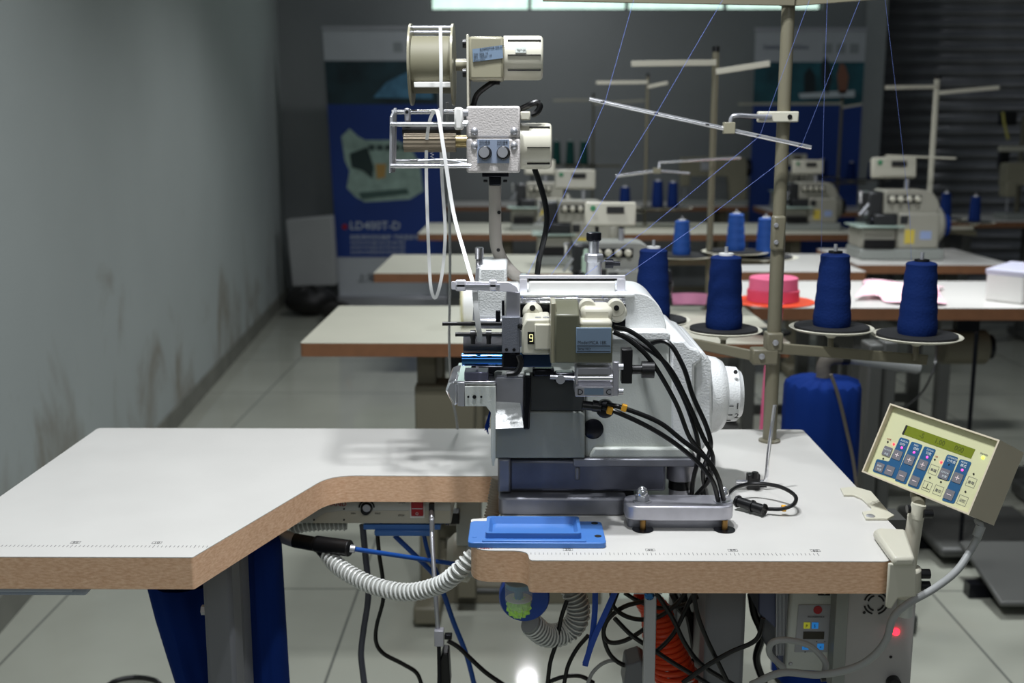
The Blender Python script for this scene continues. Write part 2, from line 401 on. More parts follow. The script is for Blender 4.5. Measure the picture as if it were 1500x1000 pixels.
# clear drawer under the left end
dr = thing('storage_bin', 'shallow translucent plastic bin hung under the left end of the front table', 'bin', (-.60, 1.5, .68))
d = MB(); a = P(-100, 862, 1.33); b = P(137, 880, 1.33)
for i, (xx0, xx1, zz0, zz1, yy) in enumerate(((a.x, b.x, b.z+.004, a.z, 1.34), (a.x, b.x-.035, b.z-.004, a.z, 1.32))): pass
tr = [V(a.x, 0, .7185), V(b.x+.006, 0, .7185), V(b.x-.012, 0, .690), V(a.x, 0, .690)]
d.prism([V(p.x, 1.335, p.z) for p in tr], (0, .25, 0)); d.build('drawer_tray', mat('frosted_clear_plastic', 'aab4c6', .35, alpha=.75), dr, bevel=.003)
d = MB(); d.bx(a.x, b.x-.022, 1.322, 1.3345, .699, .7175); d.build('drawer_front', mat('frosted_clear_plastic_lip', 'b6bfce', .3, alpha=.85), dr, bevel=.004)
# ------------------------------------------------------------------ overlock machine on the front table
def sy(Y): return (P(751, 300, Y)-P(750, 300, Y)).length      # metres per pixel near a plane
MC = thing('industrial_sewing_machine', 'hammered light grey industrial overlock sewing machine on the front table, black cables on its right', 'sewing machine', (.14, 1.6, ZT))
YF = 1.47
# base: lower bar, upper block
b0 = P(730, 757, 1.445); 
m = MB(); c1 = P(918, 750, 1.445)
base_poly = roundpoly([V(b0.x, 1.445, ZT), V(c1.x, 1.445, ZT), V(c1.x, 1.70, ZT), V(b0.x, 1.70, ZT)], .012)
m.prism(base_poly, (0, 0, P(730, 729, 1.445).z-ZT)); m.build('base_plate', M['cast'], MC, bevel=.003)
m = MB(); zt = P(730, 724, 1.46).z; m.bx(P(735, 700, 1.46).x, P(930, 700, 1.46).x, 1.47, 1.68, zt-.012, zt+.006); m.build('base_gap_packing', M['black'], MC)
m = MB(); m.pb(729, 672, 748, 722, 1.462, .2); m.build('base_end_block', M['cast'], MC, bevel=.003)
m = MB(); m.pb(746, 674, 975, 720, 1.466, .2); m.build('base_block', mat('blue_grey_cast_iron', '62646f', .4, .7, var=.15, vscale=30), MC, bevel=.004)
m = MB(); m.pb(840, 672, 1022, 684, 1.462, .2); m.build('base_flange', M['cast'], MC, bevel=.002)
m = MB(); m.pb(842, 684, 850, 704, 1.464, .02); m.build('locating_rib', M['cast'], MC, bevel=.003)
ic = P(996, 700, 1.50); r = 21*sy(1.5)
m = MB(); zt2, zb2 = P(996, 674, 1.48).z, ZT+.036
m.rev((ic.x, 1.50, ic.z+.028), (0, 0, -1), [(0, r*.95), (.003, r), (.028, r), (.03, r*.8)], 32); m.build('isolator_cap', M['alu'], MC)
m = MB(); m.cyl((ic.x, 1.5, ic.z-.002), (ic.x, 1.5, ic.z-.014), r*.82, seg=32); m.build('rubber_isolator', M['black'], MC)
m = MB(); m.cyl((ic.x, 1.5, ic.z-.014), (ic.x, 1.5, ZT), r*.78, seg=32); m.build('isolator_foot', M['alu'], MC)
# bed
m = MB(); m.pp([(722, 603), (790, 603), (790, 640), (857, 640), (857, 672), (722, 672)][0:0] or [(724, 545), (857, 545), (857, 672), (724, 672)], YF, .23); m.build('bed', M['grey'], MC, bevel=.003)
m = MB(); m.pp([(726, 603), (852, 603), (857, 608), (857, 671), (726, 671)], YF-.006, .006); m.build('front_cover', M['grey'], MC, bevel=.002)
m = MB(); m.pp([(857, 487), (981, 487), (981, 535), (1018, 535), (1018, 660), (1010, 671), (857, 671)], YF+.005, .24); m.build('bed_housing', M['lgrey'], MC, bevel=.004)
m = MB(); m.pp([(870, 656), (1008, 656), (1016, 671), (862, 671)], YF-.002, .012); m.build('bed_lip', M['lgrey'], MC, bevel=.003)
m = MB(); m.pp([(982, 498), (1003, 498), (1012, 508), (1024, 512), (1030, 528), (1018, 535), (1018, 661), (982, 661)], YF+.004, .22); m.build('belt_cover', M['ham'], MC, bevel=.004)
m = MB(); m.pp([(1018, 512), (1030, 514), (1042, 530), (1044, 634), (1030, 660), (1018, 661)], YF+.012, .20); m.build('belt_cover_edge', M['ham'], MC, bevel=.004)
cz = P(1050, 580, 1.57); ra = 57*sy(1.57)
m = MB(); xx = P(1036, 580, 1.57).x; L = P(1062, 580, 1.57).x-xx
m.rev((xx, 1.58, cz.z), (1, 0, 0), [(0, ra*1.05), (L*.5, ra), (L*.85, ra*.9), (L, ra*.78)], 48); m.build('wheel_collar', M['ham'], MC)
rw = 43*sy(1.57); xw0, xw1 = P(1060, 578, 1.57).x, P(1086, 578, 1.57).x; zw = P(1070, 579, 1.57).z
hw = MB().rev((xw0-.003, 1.58, zw), (1, 0, 0), [(0, rw), (xw1-xw0-.004, rw*.96), (xw1-xw0, rw*.85), (xw1-xw0+.003, rw*.8)], 48).build('handwheel', M['ham'], MC)
hm = MB()
def wheelpt(a): return V(0, 1.58-rw*1.0*math.cos(a), zw-rw*1.0*math.sin(a))
for i, s in enumerate(('1', '2', '3')):
    a = math.radians(12+22*i); p = wheelpt(a); u = V(1, 0, 0); v = V(0, math.sin(a), -math.cos(a))*-1
    text(s, .014, (xw0+.011, p.y-.0005, p.z-.004), u, V(0, -math.sin(a), math.cos(a)), M['ink'], hw, 'number')
    n_ = V(0, -math.cos(a), -math.sin(a)); mb = MB(); mb.box((xw0+.006, p.y, p.z), (.006, .0012, .001)); mb.build('tick_mark', M['ink'], hw)
mb = MB().cyl((xw0+.012, 1.55, zw+rw*.94), (xw0+.012, 1.549, zw+rw*.955), .003, seg=10); mb.build('set_screw', M['black'], hw)
# arm (head)
arm = [(757, 431), (925, 428), (945, 430), (960, 440), (970, 455), (976, 476), (976, 483), (757, 483)]
m = MB(); m.prism(roundpoly([P(x, y, 1.50) for x, y in arm], [.002, .01, .01, .01, .01, .006, .002, .002]), (0, .125, 0)); m.build('arm', M['ham'], MC, bevel=.004)
m = MB(); m.pp([(857, 486), (978, 486), (982, 490), (982, 498), (857, 498)], YF+.001, .2); m.build('arm_seam_ledge', M['ham'], MC, bevel=.002)
m = MB(); m.pb(762, 446, 916, 484, 1.497, .004); m.build('tension_panel', M['dark'], MC)
m = MB(); m.pb(762, 436, 916, 442, 1.494, .008); m.pb(762, 442, 916, 445, 1.492, .006); o = m.build('thread_guide_strip', M['chrome'], MC, bevel=.001)
for k in range(8):
    g = MB(); p = P(768+k*20, 439, 1.493); g.rev(p, (0, -1, 0), [(0, .003), (.002, .003), (.004, .002)], 10); g.build('eyelet', M['steel'], o)
m = MB(); m.pb(757, 429, 930, 436, 1.494, .01); m.build('arm_front_rail', M['ham'], MC, bevel=.003)
# chrome thread cover on top
yt = 1.512
zt = P(800, 412, 1.58).z
m = MB()
for q in ((761, 403, 916, 408), (761, 408, 772, 430), (904, 408, 916, 430)): m.pb(*q, yt, .004)
m.build('chrome_thread_frame', M['bright'], MC, bevel=.0008)
m = MB(); m.pb(762, 404, 772, 430, yt+.002, .03); m.build('frame_end', M['chrome'], MC, bevel=.001)
m = MB(); m.pb(775, 412, 901, 431, yt-.003, .035); m.build('top_oil_cover', M['white'], MC, bevel=.002)
m = MB(); m.pb(774, 408, 901, 411, yt+.002, .02); m.build('cover_slot', M['black'], MC)
op = P(848, 411, 1.53); m = MB().rev((op.x, 1.53, op.z-.006), (0, 0, 1), [(0, .016), (.006, .016), (.008, .013), (.011, .009), (.013, .004)], 24); m.build('oil_window', M['glass'], MC)
# pressure screw post
def post(x, Y, segs, name, m_, ripple=0):
    c = P(x, segs[0][0], Y); c2 = P(x, segs[-1][0], Y); prof = [(c.z-P(x, y, Y).z, r_*sy(Y)) for y, r_ in segs]
    return MB().rev(c, (0, 0, -1), prof, 24).build(name, m_, MC)
post(870, 1.62, [(383, 12), (384, 11.5), (404, 12), (406, 12)], 'screw_socket', M['steel'])
m = MB(); c = P(870, 377, 1.62); m.rev(c+V(0, 0, -.007), (0, 0, 1), [(0, .0125), (.002, .014), (.011, .014), (.013, .012)], 6); m.build('lock_nut', M['steel'], MC, bevel=.0005)
post(870, 1.62, [(350, 7.5), (373, 7.5)], 'screw_tube', M['chrome'])
post(870, 1.62, [(340, 9), (341, 11), (351, 11), (353, 9)], 'knurled_knob', M['dark'])
m = MB(); c = P(886, 386, 1.62); m.cyl(c, c+V(.012, 0, 0), .007); m.cyl(c+V(.012, 0, 0), c+V(.022, 0, 0), .0035); m.build('side_knob', M['dark'], MC)
# tension dials
for px in (780, 826, 867, 903):
    c = P(px, 456, 1.494); d = MB(); 
    d.rev(c, (0, -1, 0), [(0, .013), (.006, .0135), (.007, .012), (.009, .0135), (.014, .013), (.016, .011), (.020, .0095), (.024, .009)], 28)
    o = d.build('tension_dial', M['cream2'], MC)
    c2 = P(px, 451, 1.47); h = MB().cyl(c2, c2+V(0, -.0007, 0), .004, seg=16); h.build('dial_hole', M['black'], o)
# needle-side head block
hp = [(704, 394), (741, 391), (741, 466), (697, 470), (699, 420)]
m = MB(); m.pp([(702, 392), (742, 392), (741, 466), (698, 466)], 1.50, .14); m.build('needle_head', M['ham'], MC, bevel=.003)
m = MB(); m.pp([(697, 393), (703, 391), (699, 470), (692, 470)], 1.505, .12); m.build('needle_head_plate', M['steel'], MC, bevel=.001)
c = P(702, 362, 1.54)
MB().rev(c, (0, 0, -1), [(0, .005), (.001, .006), (.016, .006), (.017, .004), (.018, .005), (.03, .005)], 20).build('knurled_screw', wave_bump(mat('knurled_steel', 'b8b8bc', .25, 1), 500, 'DIAGONAL', 1, .002), MC)
m = MB(); m.pb(741, 425, 760, 430, 1.52, .1); m.build('arm_bridge', M['ham'], MC, bevel=.002)
# chrome tape guide: flat strap that bends down in front
def strap(u, v):
    path = [(661, 424), (700, 424.5), (735, 425), (748, 427), (756, 434), (760, 445), (761, 466)]
    t = u*(len(path)-1); i = min(int(t), len(path)-2); f = t-i
    x = path[i][0]*(1-f)+path[i+1][0]*f; y = path[i][1]*(1-f)+path[i+1][1]*f
    return P(x, y, 1.435)+V(0, 0, 0)
m = MB(); tp = [P(661, 412, 1.43), P(745, 413, 1.43), P(757, 420, 1.43), P(760, 428, 1.43), P(742, 427, 1.43), P(661, 424, 1.43)]
m.prism(roundpoly(tp, .002), (0, .003, 0)); m.build('tape_guide_bar', M['bright'], MC, bevel=.0008)
for a, b in ((669, 685), (718, 730)):
    m = MB(); m.pb(a-2, 410, b-2, 426.5, 1.4275, .006); m.build('tape_guide_clip', M['bright'], MC, bevel=.002)
m = MB(); m.pb(668, 417, 732, 420, 1.4275, .003); m.build('tape_guide_slot', M['chrome'], MC)
m = MB(); m.prism([P(742, 426, 1.434), P(762, 428, 1.434), P(762, 466, 1.434), P(741, 466, 1.434)], (0, .003, 0)); m.build('tape_guide_drop', M['alu'], MC, bevel=.001)
m = MB(); m.pb(735, 464, 762, 517, 1.424, .012); o = m.build('guide_block', mat('dark_graphite_plate', '70737c', .4, .3, bump=.2, bscale=700), MC, bevel=.001)
for x in (742, 753):
    h = MB(); p = P(x, 512, 1.4235); h.cyl(p, p+V(0, -.0008, 0), .0022, seg=12); h.build('screw_hole', M['black'], o)
for y, x0, x1, r_ in ((474, 648, 738, 3.0), (489.5, 667, 738, 3.4)):
    m = MB(); m.cyl(P(x0, y, 1.435), P(x1, y, 1.435), r_*sy(1.43)); m.build('guide_rod', M['black'], MC)
for x in (693, 716):
    m = MB(); p = P(x, 489.5, 1.435); m.cyl(p-V(.0035, 0, 0), p+V(.0035, 0, 0), .006); m.cyl(p+V(0, -.004, -.012), p+V(0, -.004, .0), .003, seg=10); m.build('guide_collar', M['black'], MC)
m = MB(); p0, p1 = P(679, 503, 1.46), P(738, 503, 1.46); m.cyl(p0, p1, 13*sy(1.46), seg=32); m.build('knurled_roller', wave_bump(mat('knurled_dark_steel', '85858a', .35, .5), 700, 'DIAGONAL', 1, .003), MC)
m = MB(); p0, p1 = P(677, 526, 1.45), P(766, 526, 1.45); m.cyl(p0, p1, 10*sy(1.45), seg=32); m.build('blued_roller', M['bluestl'], MC)
m = MB(); m.pb(735, 515, 762, 540, 1.43, .03); m.build('roller_bracket', M['dark'], MC, bevel=.003)
m = MB(); m.tube([P(760, 520, 1.42), P(763, 532, 1.42), P(757, 545, 1.42), P(742, 548, 1.42)], .004); m.build('pinch_lever', M['black'], MC)
m = MB(); m.pb(735, 440, 739, 474, 1.45, .004); m.pb(726, 455, 733, 472, 1.45, .006); m.build('adjuster_post', M['dark'], MC, bevel=.0006)
m = MB(); m.pb(695, 467, 742, 482, 1.49, .06); m.build('needle_clamp', M['steel'], MC, bevel=.004)
# presser foot zone
m = MB(); m.pb(690, 536, 760, 546, 1.48, .05); m.pb(700, 546, 724, 552, 1.47, .05); m.build('presser_foot', M['dark'], MC, bevel=.002)
m = MB(); m.pb(697, 533, 701, 543, 1.46, .004); m.build('needle_clamp_screw', M['chrome'], MC)
m = MB(); m.pb(680, 545, 715, 557, 1.44, .03); m.build('stitch_plate_block', mat('grey_blue_plate', '6c6c80', .35, .5), MC, bevel=.001)
m = MB(); m.pb(664, 558, 726, 563, 1.44, .12); m.build('stitch_plate', M['chrome'], MC, bevel=.001)
# cloth plate arm + L bracket
m = MB(); m.pp([(652, 572), (657, 560), (670, 556), (670, 594), (664, 594)], 1.44, .10); m.build('cloth_plate_nose', M['chrome'], MC, bevel=.003)
m = MB(); m.pb(670, 560, 681, 595, 1.438, .05); m.build('cloth_plate_rib', M['steel'], MC, bevel=.001)
lb = [(681, 566), (726, 566), (726, 672), (724, 676), (724, 682), (721, 682), (720, 672), (719, 672), (719, 604), (712, 595), (681, 595)]
m = MB(); m.prism([P(x, y, 1.436) for x, y in lb], (0, .012, 0)); o = m.build('cloth_plate_bracket', M['lgrey'], MC, bevel=.0015)
for x, r_ in ((686, .0015), (695, .0026), (705, .0015)):
    h = MB(); p = P(x, 581, 1.4355); h.cyl(p, p+V(0, -.0008, 0), r_, seg=12); h.build('screw_hole', M['black'], o)
# bright bevelled looper cover
m = MB(); m.pp([(726, 552), (768, 552), (767, 627), (726, 629)], 1.452, .016); m.build('looper_cover', M['alu'], MC, bevel=.002)
m = MB(); a = [P(726, 588, 1.4515), P(762, 590, 1.4515), P(767, 626, 1.422), P(726, 628, 1.422)]
m.prism(a, (0, .004, 0)); m.build('looper_cover_slope', M['ham'], MC)
m = MB(); m.pp([(768, 550), (778, 550), (776, 629), (767, 629)], 1.446, .02); m.build('cover_hinge_post', M['dark'], MC, bevel=.002)
m = MB(); m.pp([(778, 545), (856, 545), (856, 601), (778, 601)], YF-.004, .004); m.build('looper_window', mat('dark_grey_bed_face', '3e403f', .35), MC)
# mechanism under the module
m = MB()
m.pb(765, 518, 808, 538, 1.445, .02); m.build('blue_slide_plate', mat('dark_blue_anodised', '22344f', .3, .6), MC, bevel=.002)
for q, nm in (((780, 540, 812, 552), 'link_block'), ((812, 546, 842, 560), 'feed_link')):
    m = MB(); m.pb(*q, 1.45, .02); m.build(nm, M['dark'], MC, bevel=.003)
m = MB(); m.cyl(P(806, 552, 1.448), P(845, 554, 1.448), .003); m.build('link_rod', M['steel'], MC)
m = MB(); p = P(821, 555, 1.448); m.cyl(p, p+V(0, -.004, 0), .006); m.build('link_pin', M['steel'], MC)
m = MB(); c = P(760, 528, 1.43); m.pb(762, 466, 765, 476, 1.43, .006); m.build('pin', M['steel'], MC)
m = MB(); m.rev(P(762, 477, 1.425), (0, -1, 0), [(0, .0035), (.004, .0035), (.005, .002)], 14); m.build('cap_screw', M['black'], MC)
m = MB(); m.pb(761, 484, 765, 508, 1.44, .006); m.build('chrome_spacer', M['chrome'], MC, bevel=.001)
# inner side wall of white module with the seven segment display
YM = 1.42
m = MB(); m.pp([(770, 467), (806, 467), (806, 520), (764, 520), (764, 478)], YM, .06); o = m.build('display_module', M['cream2'], MC, bevel=.003)
m = MB(); m.pb(773, 486, 783, 504, YM-.001, .002); m.build('display_window', M['black'], o)
sg = mat('lit_segment', 'e8e4b0', .4, emit='e8e0a0', es=.6)
def seg7(px, py, w_, h_, on, Y):
    m = MB(); t = w_*.13
    S_ = dict(a=(0, -h_/2, w_, 't'), g=(0, 0, w_, 't'), d=(0, h_/2, w_, 't'))
    for k in on:
        if k in 'agd': cy = {'a': -h_/2, 'g': 0, 'd': h_/2}[k]; m.pb(px-w_/2, py+cy-t, px+w_/2, py+cy+t, Y, .0005)
        else:
            cx = -w_/2 if k in 'fe' else w_/2; y0_, y1_ = (-h_/2, 0) if k in 'fb' else (0, h_/2)
            m.pb(px+cx-t, py+y0_, px+cx+t, py+y1_, Y, .0005)
    return m
seg7(778, 495, 4.5, 10, 'abcdfg', YM-.0018).build('digit_segments', sg, o)
m = MB(); m.pb(783, 475, 807, 512, YM-.008, .02); o2 = m.build('module_cap', M['cream2'], MC, bevel=.0015)
for x in (788, 800):
    p = P(x, 468, YM+.01); h = MB().cyl(p, p+V(0, 0, .0035), .004, seg=14); h.build('cap_screw', M['steel'], MC)
# motor control module (olive box + label box)
m = MB(); p = [P(806, 442, 1.362), P(813, 442, 1.355), P(848, 442, 1.355)]
m.pb(807, 444, 814, 532, 1.372, .05); m.build('module_side_wall', M['cream'], MC, bevel=.001)
m = MB(); xa_, xb_ = P(813, 470, 1.365).x, P(849, 470, 1.365).x; za_, zb_, zc_ = P(830, 461, 1.365).z, P(830, 532, 1.365).z, P(830, 441, 1.40).z
m.prism([V(xa_, 1.365, zb_), V(xa_, 1.365, za_), V(xa_, 1.40, zc_), V(xa_, 1.42, zc_), V(xa_, 1.42, zb_)], (xb_-xa_, 0, 0)); m.build('module_box', M['olive'], MC, bevel=.002)
m = MB(); m.pb(846, 480, 897, 532, 1.3640, .055); mo = m.build('motor_box', M['olive'], MC, bevel=.002)
m = MB(); m.pb(851, 450, 898, 474, 1.395, .05); m.build('motor_box_top', M['cream2'], MC, bevel=.006)
m = MB(); m.pb(849, 469, 897, 481, 1.378, .05); m.build('motor_box_step', M['cream2'], MC, bevel=.004)
for x in (861, 903):
    p = P(x, 452, 1.41); m = MB(); m.cyl(p, p+V(0, .02, 0), .011, seg=24); o = m.build('tension_lug', M['cream2'], MC, bevel=.001)
    h = MB().cyl(p+V(0, 0, .001), p+V(0, -.0006, .001), .0035 if x > 880 else .002, seg=14); h.build('lug_hole', M['black'], o)
m = MB(); m.pb(844, 480, 895, 517, 1.3615, .003); lb = m.build('model_plate', M['lab'], mo, bevel=.0005)
text('Model:MCA 18K', .0064, P(846, 504, 1.3612), (1, 0, 0), (0, 0, 1), M['ink'], lb, width=.82)
text('Serial NO:', .0046, P(846, 512.5, 1.3612), (1, 0, 0), (0, 0, 1), M['ink'], lb, width=.85)
m = MB(); m.pb(845, 506, 894, 507, 1.3611, .0004); m.pb(845, 514, 894, 514.8, 1.3611, .0004); m.build('label_rule', M['ink'], lb)
m = MB(); m.pp([(844, 536), (896, 536), (898, 546), (896, 552), (898, 562), (898, 567), (844, 567)], 1.385, .05); m.build('motor_base', M['alu'], MC, bevel=.003)
m = MB(); m.cyl(P(846, 553, 1.388), P(897, 553, 1.388), .006); m.build('motor_base_roll', M['chrome'], MC)
m = MB(); m.pb(843, 566, 898, 581, 1.375, .05); dp = m.build('direction_plate', M['alu'], MC, bevel=.001)
m = MB(); m.pb(856, 568.5, 884, 578, 1.3745, .0006); m.build('plate_inlay', M['lab'], dp)
text('D', .0105, P(845.5, 578, 1.374), (1, 0, 0), (0, 0, 1), M['ink'], dp); text('C', .0105, P(887, 578, 1.374), (1, 0, 0), (0, 0, 1), M['ink'], dp)
m = MB(); m.pb(898, 530, 906, 580, 1.39, .006); m.build('side_bracket', M['alu'], MC, bevel=.001)
for y in (537, 573):
    p = P(906, y, 1.39); m = MB(); m.cyl(p, p+V(.006, 0, 0), .0042, seg=12); m.build('side_screw', M['steel'], MC)
m = MB(); m.pb(911, 512, 926, 562, 1.40, .02); m.build('sensor_plate', M['black'], MC, bevel=.001)
m = MB(); a = P(926, 541, 1.41); m.cyl(a, a+V(.012, 0, 0), .006); m.cyl(a+V(.012, 0, 0), a+V(.028, 0, 0), .011); m.build('clamp_knob', M['black'], MC)
# connectors below the plate
m = MB(); m.cyl(P(853, 593, 1.40), P(880, 596, 1.40), .006); m.cyl(P(868, 594, 1.40), P(876, 595, 1.40), .0075); m.build('cable_plug', M['black'], MC)
m = MB(); c = P(886, 597, 1.41); m.rev(c, (0, -1, 0), [(0, .012), (.008, .012), (.01, .009)], 20); m.build('cable_gland', M['dark'], MC)
# bed socket
c = P(869, 628, YF+.004); m = MB(); m.rev(c, (0, -1, 0), [(-.002, .014), (.001, .014), (.002, .012)], 24); m.build('round_cap', M['dark'], MC)
# cables
def cable(px, r_=.0032, name='cable', parent=MC, m_=None, Y=None):
    pts = [P(x, y, yy) for x, y, yy in px]
    return MB().tube(pts, r_, 8).build(name, m_ or M['rubber'], parent)
cs = [[(899, 479, 1.42), (925, 486, 1.42), (960, 514, 1.42), (990, 560, 1.43), (1012, 610, 1.44), (1024, 660, 1.45), (1016, 700, 1.47), (1012, 735, 1.50)],
      [(899, 486, 1.41), (925, 500, 1.41), (955, 530, 1.41), (990, 590, 1.42), (1010, 640, 1.43), (1032, 668, 1.44), (1040, 690, 1.46), (1030, 720, 1.48), (1028, 745, 1.5)],
      [(910, 490, 1.44), (930, 500, 1.44), (962, 520, 1.43), (985, 545, 1.43), (1008, 590, 1.43), (1030, 640, 1.43), (1044, 668, 1.43), (1040, 700, 1.45), (1020, 725, 1.49)],
      [(935, 510, 1.47), (975, 500, 1.44), (1000, 535, 1.43), (1015, 580, 1.43), (1035, 625, 1.43), (1041, 655, 1.43), (1030, 690, 1.45), (1035, 725, 1.48)],
      [(880, 596, 1.40), (905, 604, 1.39), (950, 625, 1.39), (990, 650, 1.39), (1025, 680, 1.39), (1044, 705, 1.39), (1052, 733, 1.40)],
      [(890, 592, 1.40), (915, 598, 1.39), (965, 618, 1.39), (1000, 645, 1.39), (1035, 672, 1.39), (1052, 700, 1.39), (1060, 732, 1.40)]]
for c in cs: cable(c)
for x, y in ((893, 601), (914, 597)):
    m = MB(); p = P(x, y, 1.39); m.box(p, (.007, .008, .009), Matrix.Rotation(.3, 3, 'Y')); m.build('yellow_cable_tag', M['yellow'], MC, bevel=.001)
# dark blue thread tuft
m = MB()
for k in range(22):
    x, y = random.uniform(710, 718), 632+random.uniform(-12, 4)
    m.tube([P(718, 602+random.uniform(-2, 4), 1.44), P(715+random.uniform(-2, 2), 616, 1.44), P(x, y, 1.44)], .0006, 4)
m.build('thread_tail', M['bag'], MC)
# ---- clamp bar of the base
CB = thing('clamp_bar', 'heavy metal clamping bar with two acorn nuts, on the front table before the machine', 'clamp', (PZ(995, 775, ZT).x, 1.41, ZT))
a, b = PZ(922, 780, ZT), PZ(1074, 780, ZT)
zb = P(990, 763, 1.386).z; ztop = P(990, 742, 1.386).z
bx0, bx1 = P(917, 750, 1.386).x, P(1077, 750, 1.386).x
MB().prism(roundpoly([V(bx0, 1.386, zb), V(bx1, 1.386, zb), V(bx1, 1.436, zb), V(bx0, 1.436, zb)], .02, 8), (0, 0, ztop-zb)).build('bar', M['alu'], CB, bevel=.002)
MB().prism(roundpoly([V(bx0+.004, 1.40, ZT), V(bx1-.004, 1.40, ZT), V(bx1-.004, 1.436, ZT), V(bx0+.004, 1.436, ZT)], .008, 5), (0, 0, zb-ZT)).build('foot_slab', M['cast'], CB)
for px, py in ((941, 733), (1060, 733)):
    c = P(px, py, 1.405); c.y = 1.408; c.z = ztop
    MB().cyl(c, c+V(0, 0, .0015), .0125, seg=24).build('washer', M['steel'], CB)
    MB().rev(c+V(0, 0, .0015), (0, 0, 1), [(0, .0095), (.007, .0095)], 6).build('hex_nut', M['steel'], CB, bevel=.0004)
    MB().rev(c+V(0, 0, .0085), (0, 0, 1), [(0, .007), (.005, .0072), (.009, .0055), (.0115, .002)], 20).build('acorn_cap', M['chrome'], CB)
    MB().cyl(V(c.x, 1.392, ZT), V(c.x, 1.392, zb), .004, seg=12).build('bolt', mat('brass_bolt', '8a6a3c', .4, .9), CB)
    MB().cyl(V(c.x, 1.392, ZT+.0002), V(c.x, 1.392, ZT+.0012), .014, seg=24).build('bolt_washer', M['dark'], CB)
# ---- blue tray
BTx = [PZ(x, y, ZT+.006) for x, y in ((685, 796), (888, 794), (878, 763), (687, 764))]
BTray = thing('blue_plastic_cover', 'blue plastic recessed cover plate lying on the front table corner before the machine', 'plastic cover', (BTx[0].x+.08, 1.37, ZT))
yl, yh = BTx[0].y, BTx[3].y
pl = roundpoly([V(BTx[0].x, yl, ZT+.0004), V(BTx[1].x, yl, ZT+.0004), V(BTx[1].x-.001, yh, ZT+.0004), V(BTx[0].x, yh, ZT+.0004)], .008)
MB().prism(pl, (0, 0, .007)).build('plate', M['blue'], BTray, bevel=.001)
tx0, tx1 = P(712, 780, 1.36).x, P(850, 780, 1.36).x; ty0, ty1 = yl+.012, yh-.004
ring = MB(); zz = ZT+.0074
def rr_(i, h): return roundpoly([V(tx0+i, ty0+i, h), V(tx1-i, ty0+i, h), V(tx1-i, ty1-i, h), V(tx0+i, ty1-i, h)], .006)
A = rr_(0, zz); B = rr_(.0, zz+.008); Cc = rr_(.004, zz+.008); D = rr_(.008, zz+.0005); n = len(A)
ring.add(A+B+Cc+D, [(i+k*n, (i+1) % n+k*n, (i+1) % n+(k+1)*n, i+(k+1)*n) for k in range(3) for i in range(n)]+[tuple(range(3*n, 4*n))])
ring.build('raised_trough', M['blue'], BTray)
MB().bx(tx0-.004, tx1+.006, ty0-.010, ty0-.002, zz-.0002, zz+.002).build('front_rib', M['blue'], BTray, bevel=.001)
for x, y in ((871, 766), (876, 785), (695, 786), (716, 790)):
    p = PZ(x, y, zz); MB().cyl(p, p+V(0, 0, .0004), .0045 if x > 800 else .003, seg=16).build('hole', M['ink'] if x > 800 else M['blue'], BTray)
# ---- right side small things on the table
RB = thing('bent_rod_holder', 'small chrome bent rod in a black clamp on the front table before the tall pole', 'rod', PZ(1108, 708, ZT))
p0 = PZ(1120, 706, ZT+.012)
MB().tube([PZ(1078, 705, ZT+.012), PZ(1114, 705, ZT+.012), P(1122, 700, p0.y), P(1126, 660, p0.y), P(1135, 593, p0.y)], .0028, 10).build('bent_rod', M['chrome'], RB)
MB().cyl(PZ(1078, 711, ZT+.006), PZ(1105, 710, ZT+.006), .0028).build('rod', M['chrome'], RB)
MB().box(PZ(1103, 704, ZT+.012), (.018, .014, .022)).build('clamp_block', M['black'], RB, bevel=.001)
q = PZ(1106, 712, ZT); MB().bx(q.x-.016, q.x+.016, q.y-.006, q.y+.004, ZT, ZT+.004).build('clamp_foot', M['black'], RB, bevel=.001)
p = P(1106, 694, 1.56); p = PZ(1106, 700, ZT+.02); MB().cyl(p, p+V(0, 0, .009), .0045).build('clamp_screw', M['black'], RB)
LC = thing('looped_cable', 'black cable with inline connector making a loop on the right of the front table', 'cable', PZ(1110, 740, ZT))
lp = [(1062, 728, .018), (1078, 714, .020), (1104, 708, .022), (1140, 712, .024), (1164, 725, .02), (1163, 738, .016), (1145, 745, .010), (1122, 745, .008)]
MB().tube([PZ(x, y, ZT+z) for x, y, z in lp], .0028, 8).build('cable', M['rubber'], LC)
a, b = PZ(1078, 733, ZT+.012), PZ(1120, 747, ZT+.009)
MB().tube([a, a.lerp(b, .2), a.lerp(b, .25), a.lerp(b, .9), b], .007, 12, smooth=False).build('connector', M['black'], LC)
for t in (.05, .55, .95): MB().cyl(a.lerp(b, t), a.lerp(b, t+.05), .0085).build('connector_ring', M['black'], LC)
p = PZ(1148, 744, ZT+.010); MB().box(p, (.006, .007, .008)).build('yellow_cable_tag', M['yellow'], LC, bevel=.001)
# bracket plates at the table's right edge
BK = thing('edge_bracket', 'flat cream metal hook-shaped bracket screwed flat to the right edge of the front table', 'bracket', PZ(1275, 745, ZT))
bp_ = [(1231, 717), (1252, 715), (1276, 722), (1302, 752), (1310, 757), (1300, 762), (1268, 762), (1263, 752), (1276, 750), (1276, 745), (1262, 732), (1250, 727), (1236, 727)]
MB().prism([PZ(x, y, ZT+.0003) for x, y in bp_], (0, 0, .003)).build('plate', M['tray'], BK, bevel=.0006)
p = PZ(1275, 756, ZT+.003); MB().rev(p, (0, 0, 1), [(0, .006), (.001, .006), (.002, .004)], 16).build('screw', M['steel'], BK)
p = PZ(1279, 736, ZT+.003); MB().rev(p, (0, 0, 1), [(0, .004), (.0015, .002)], 12).build('rivet', M['tray'], BK)
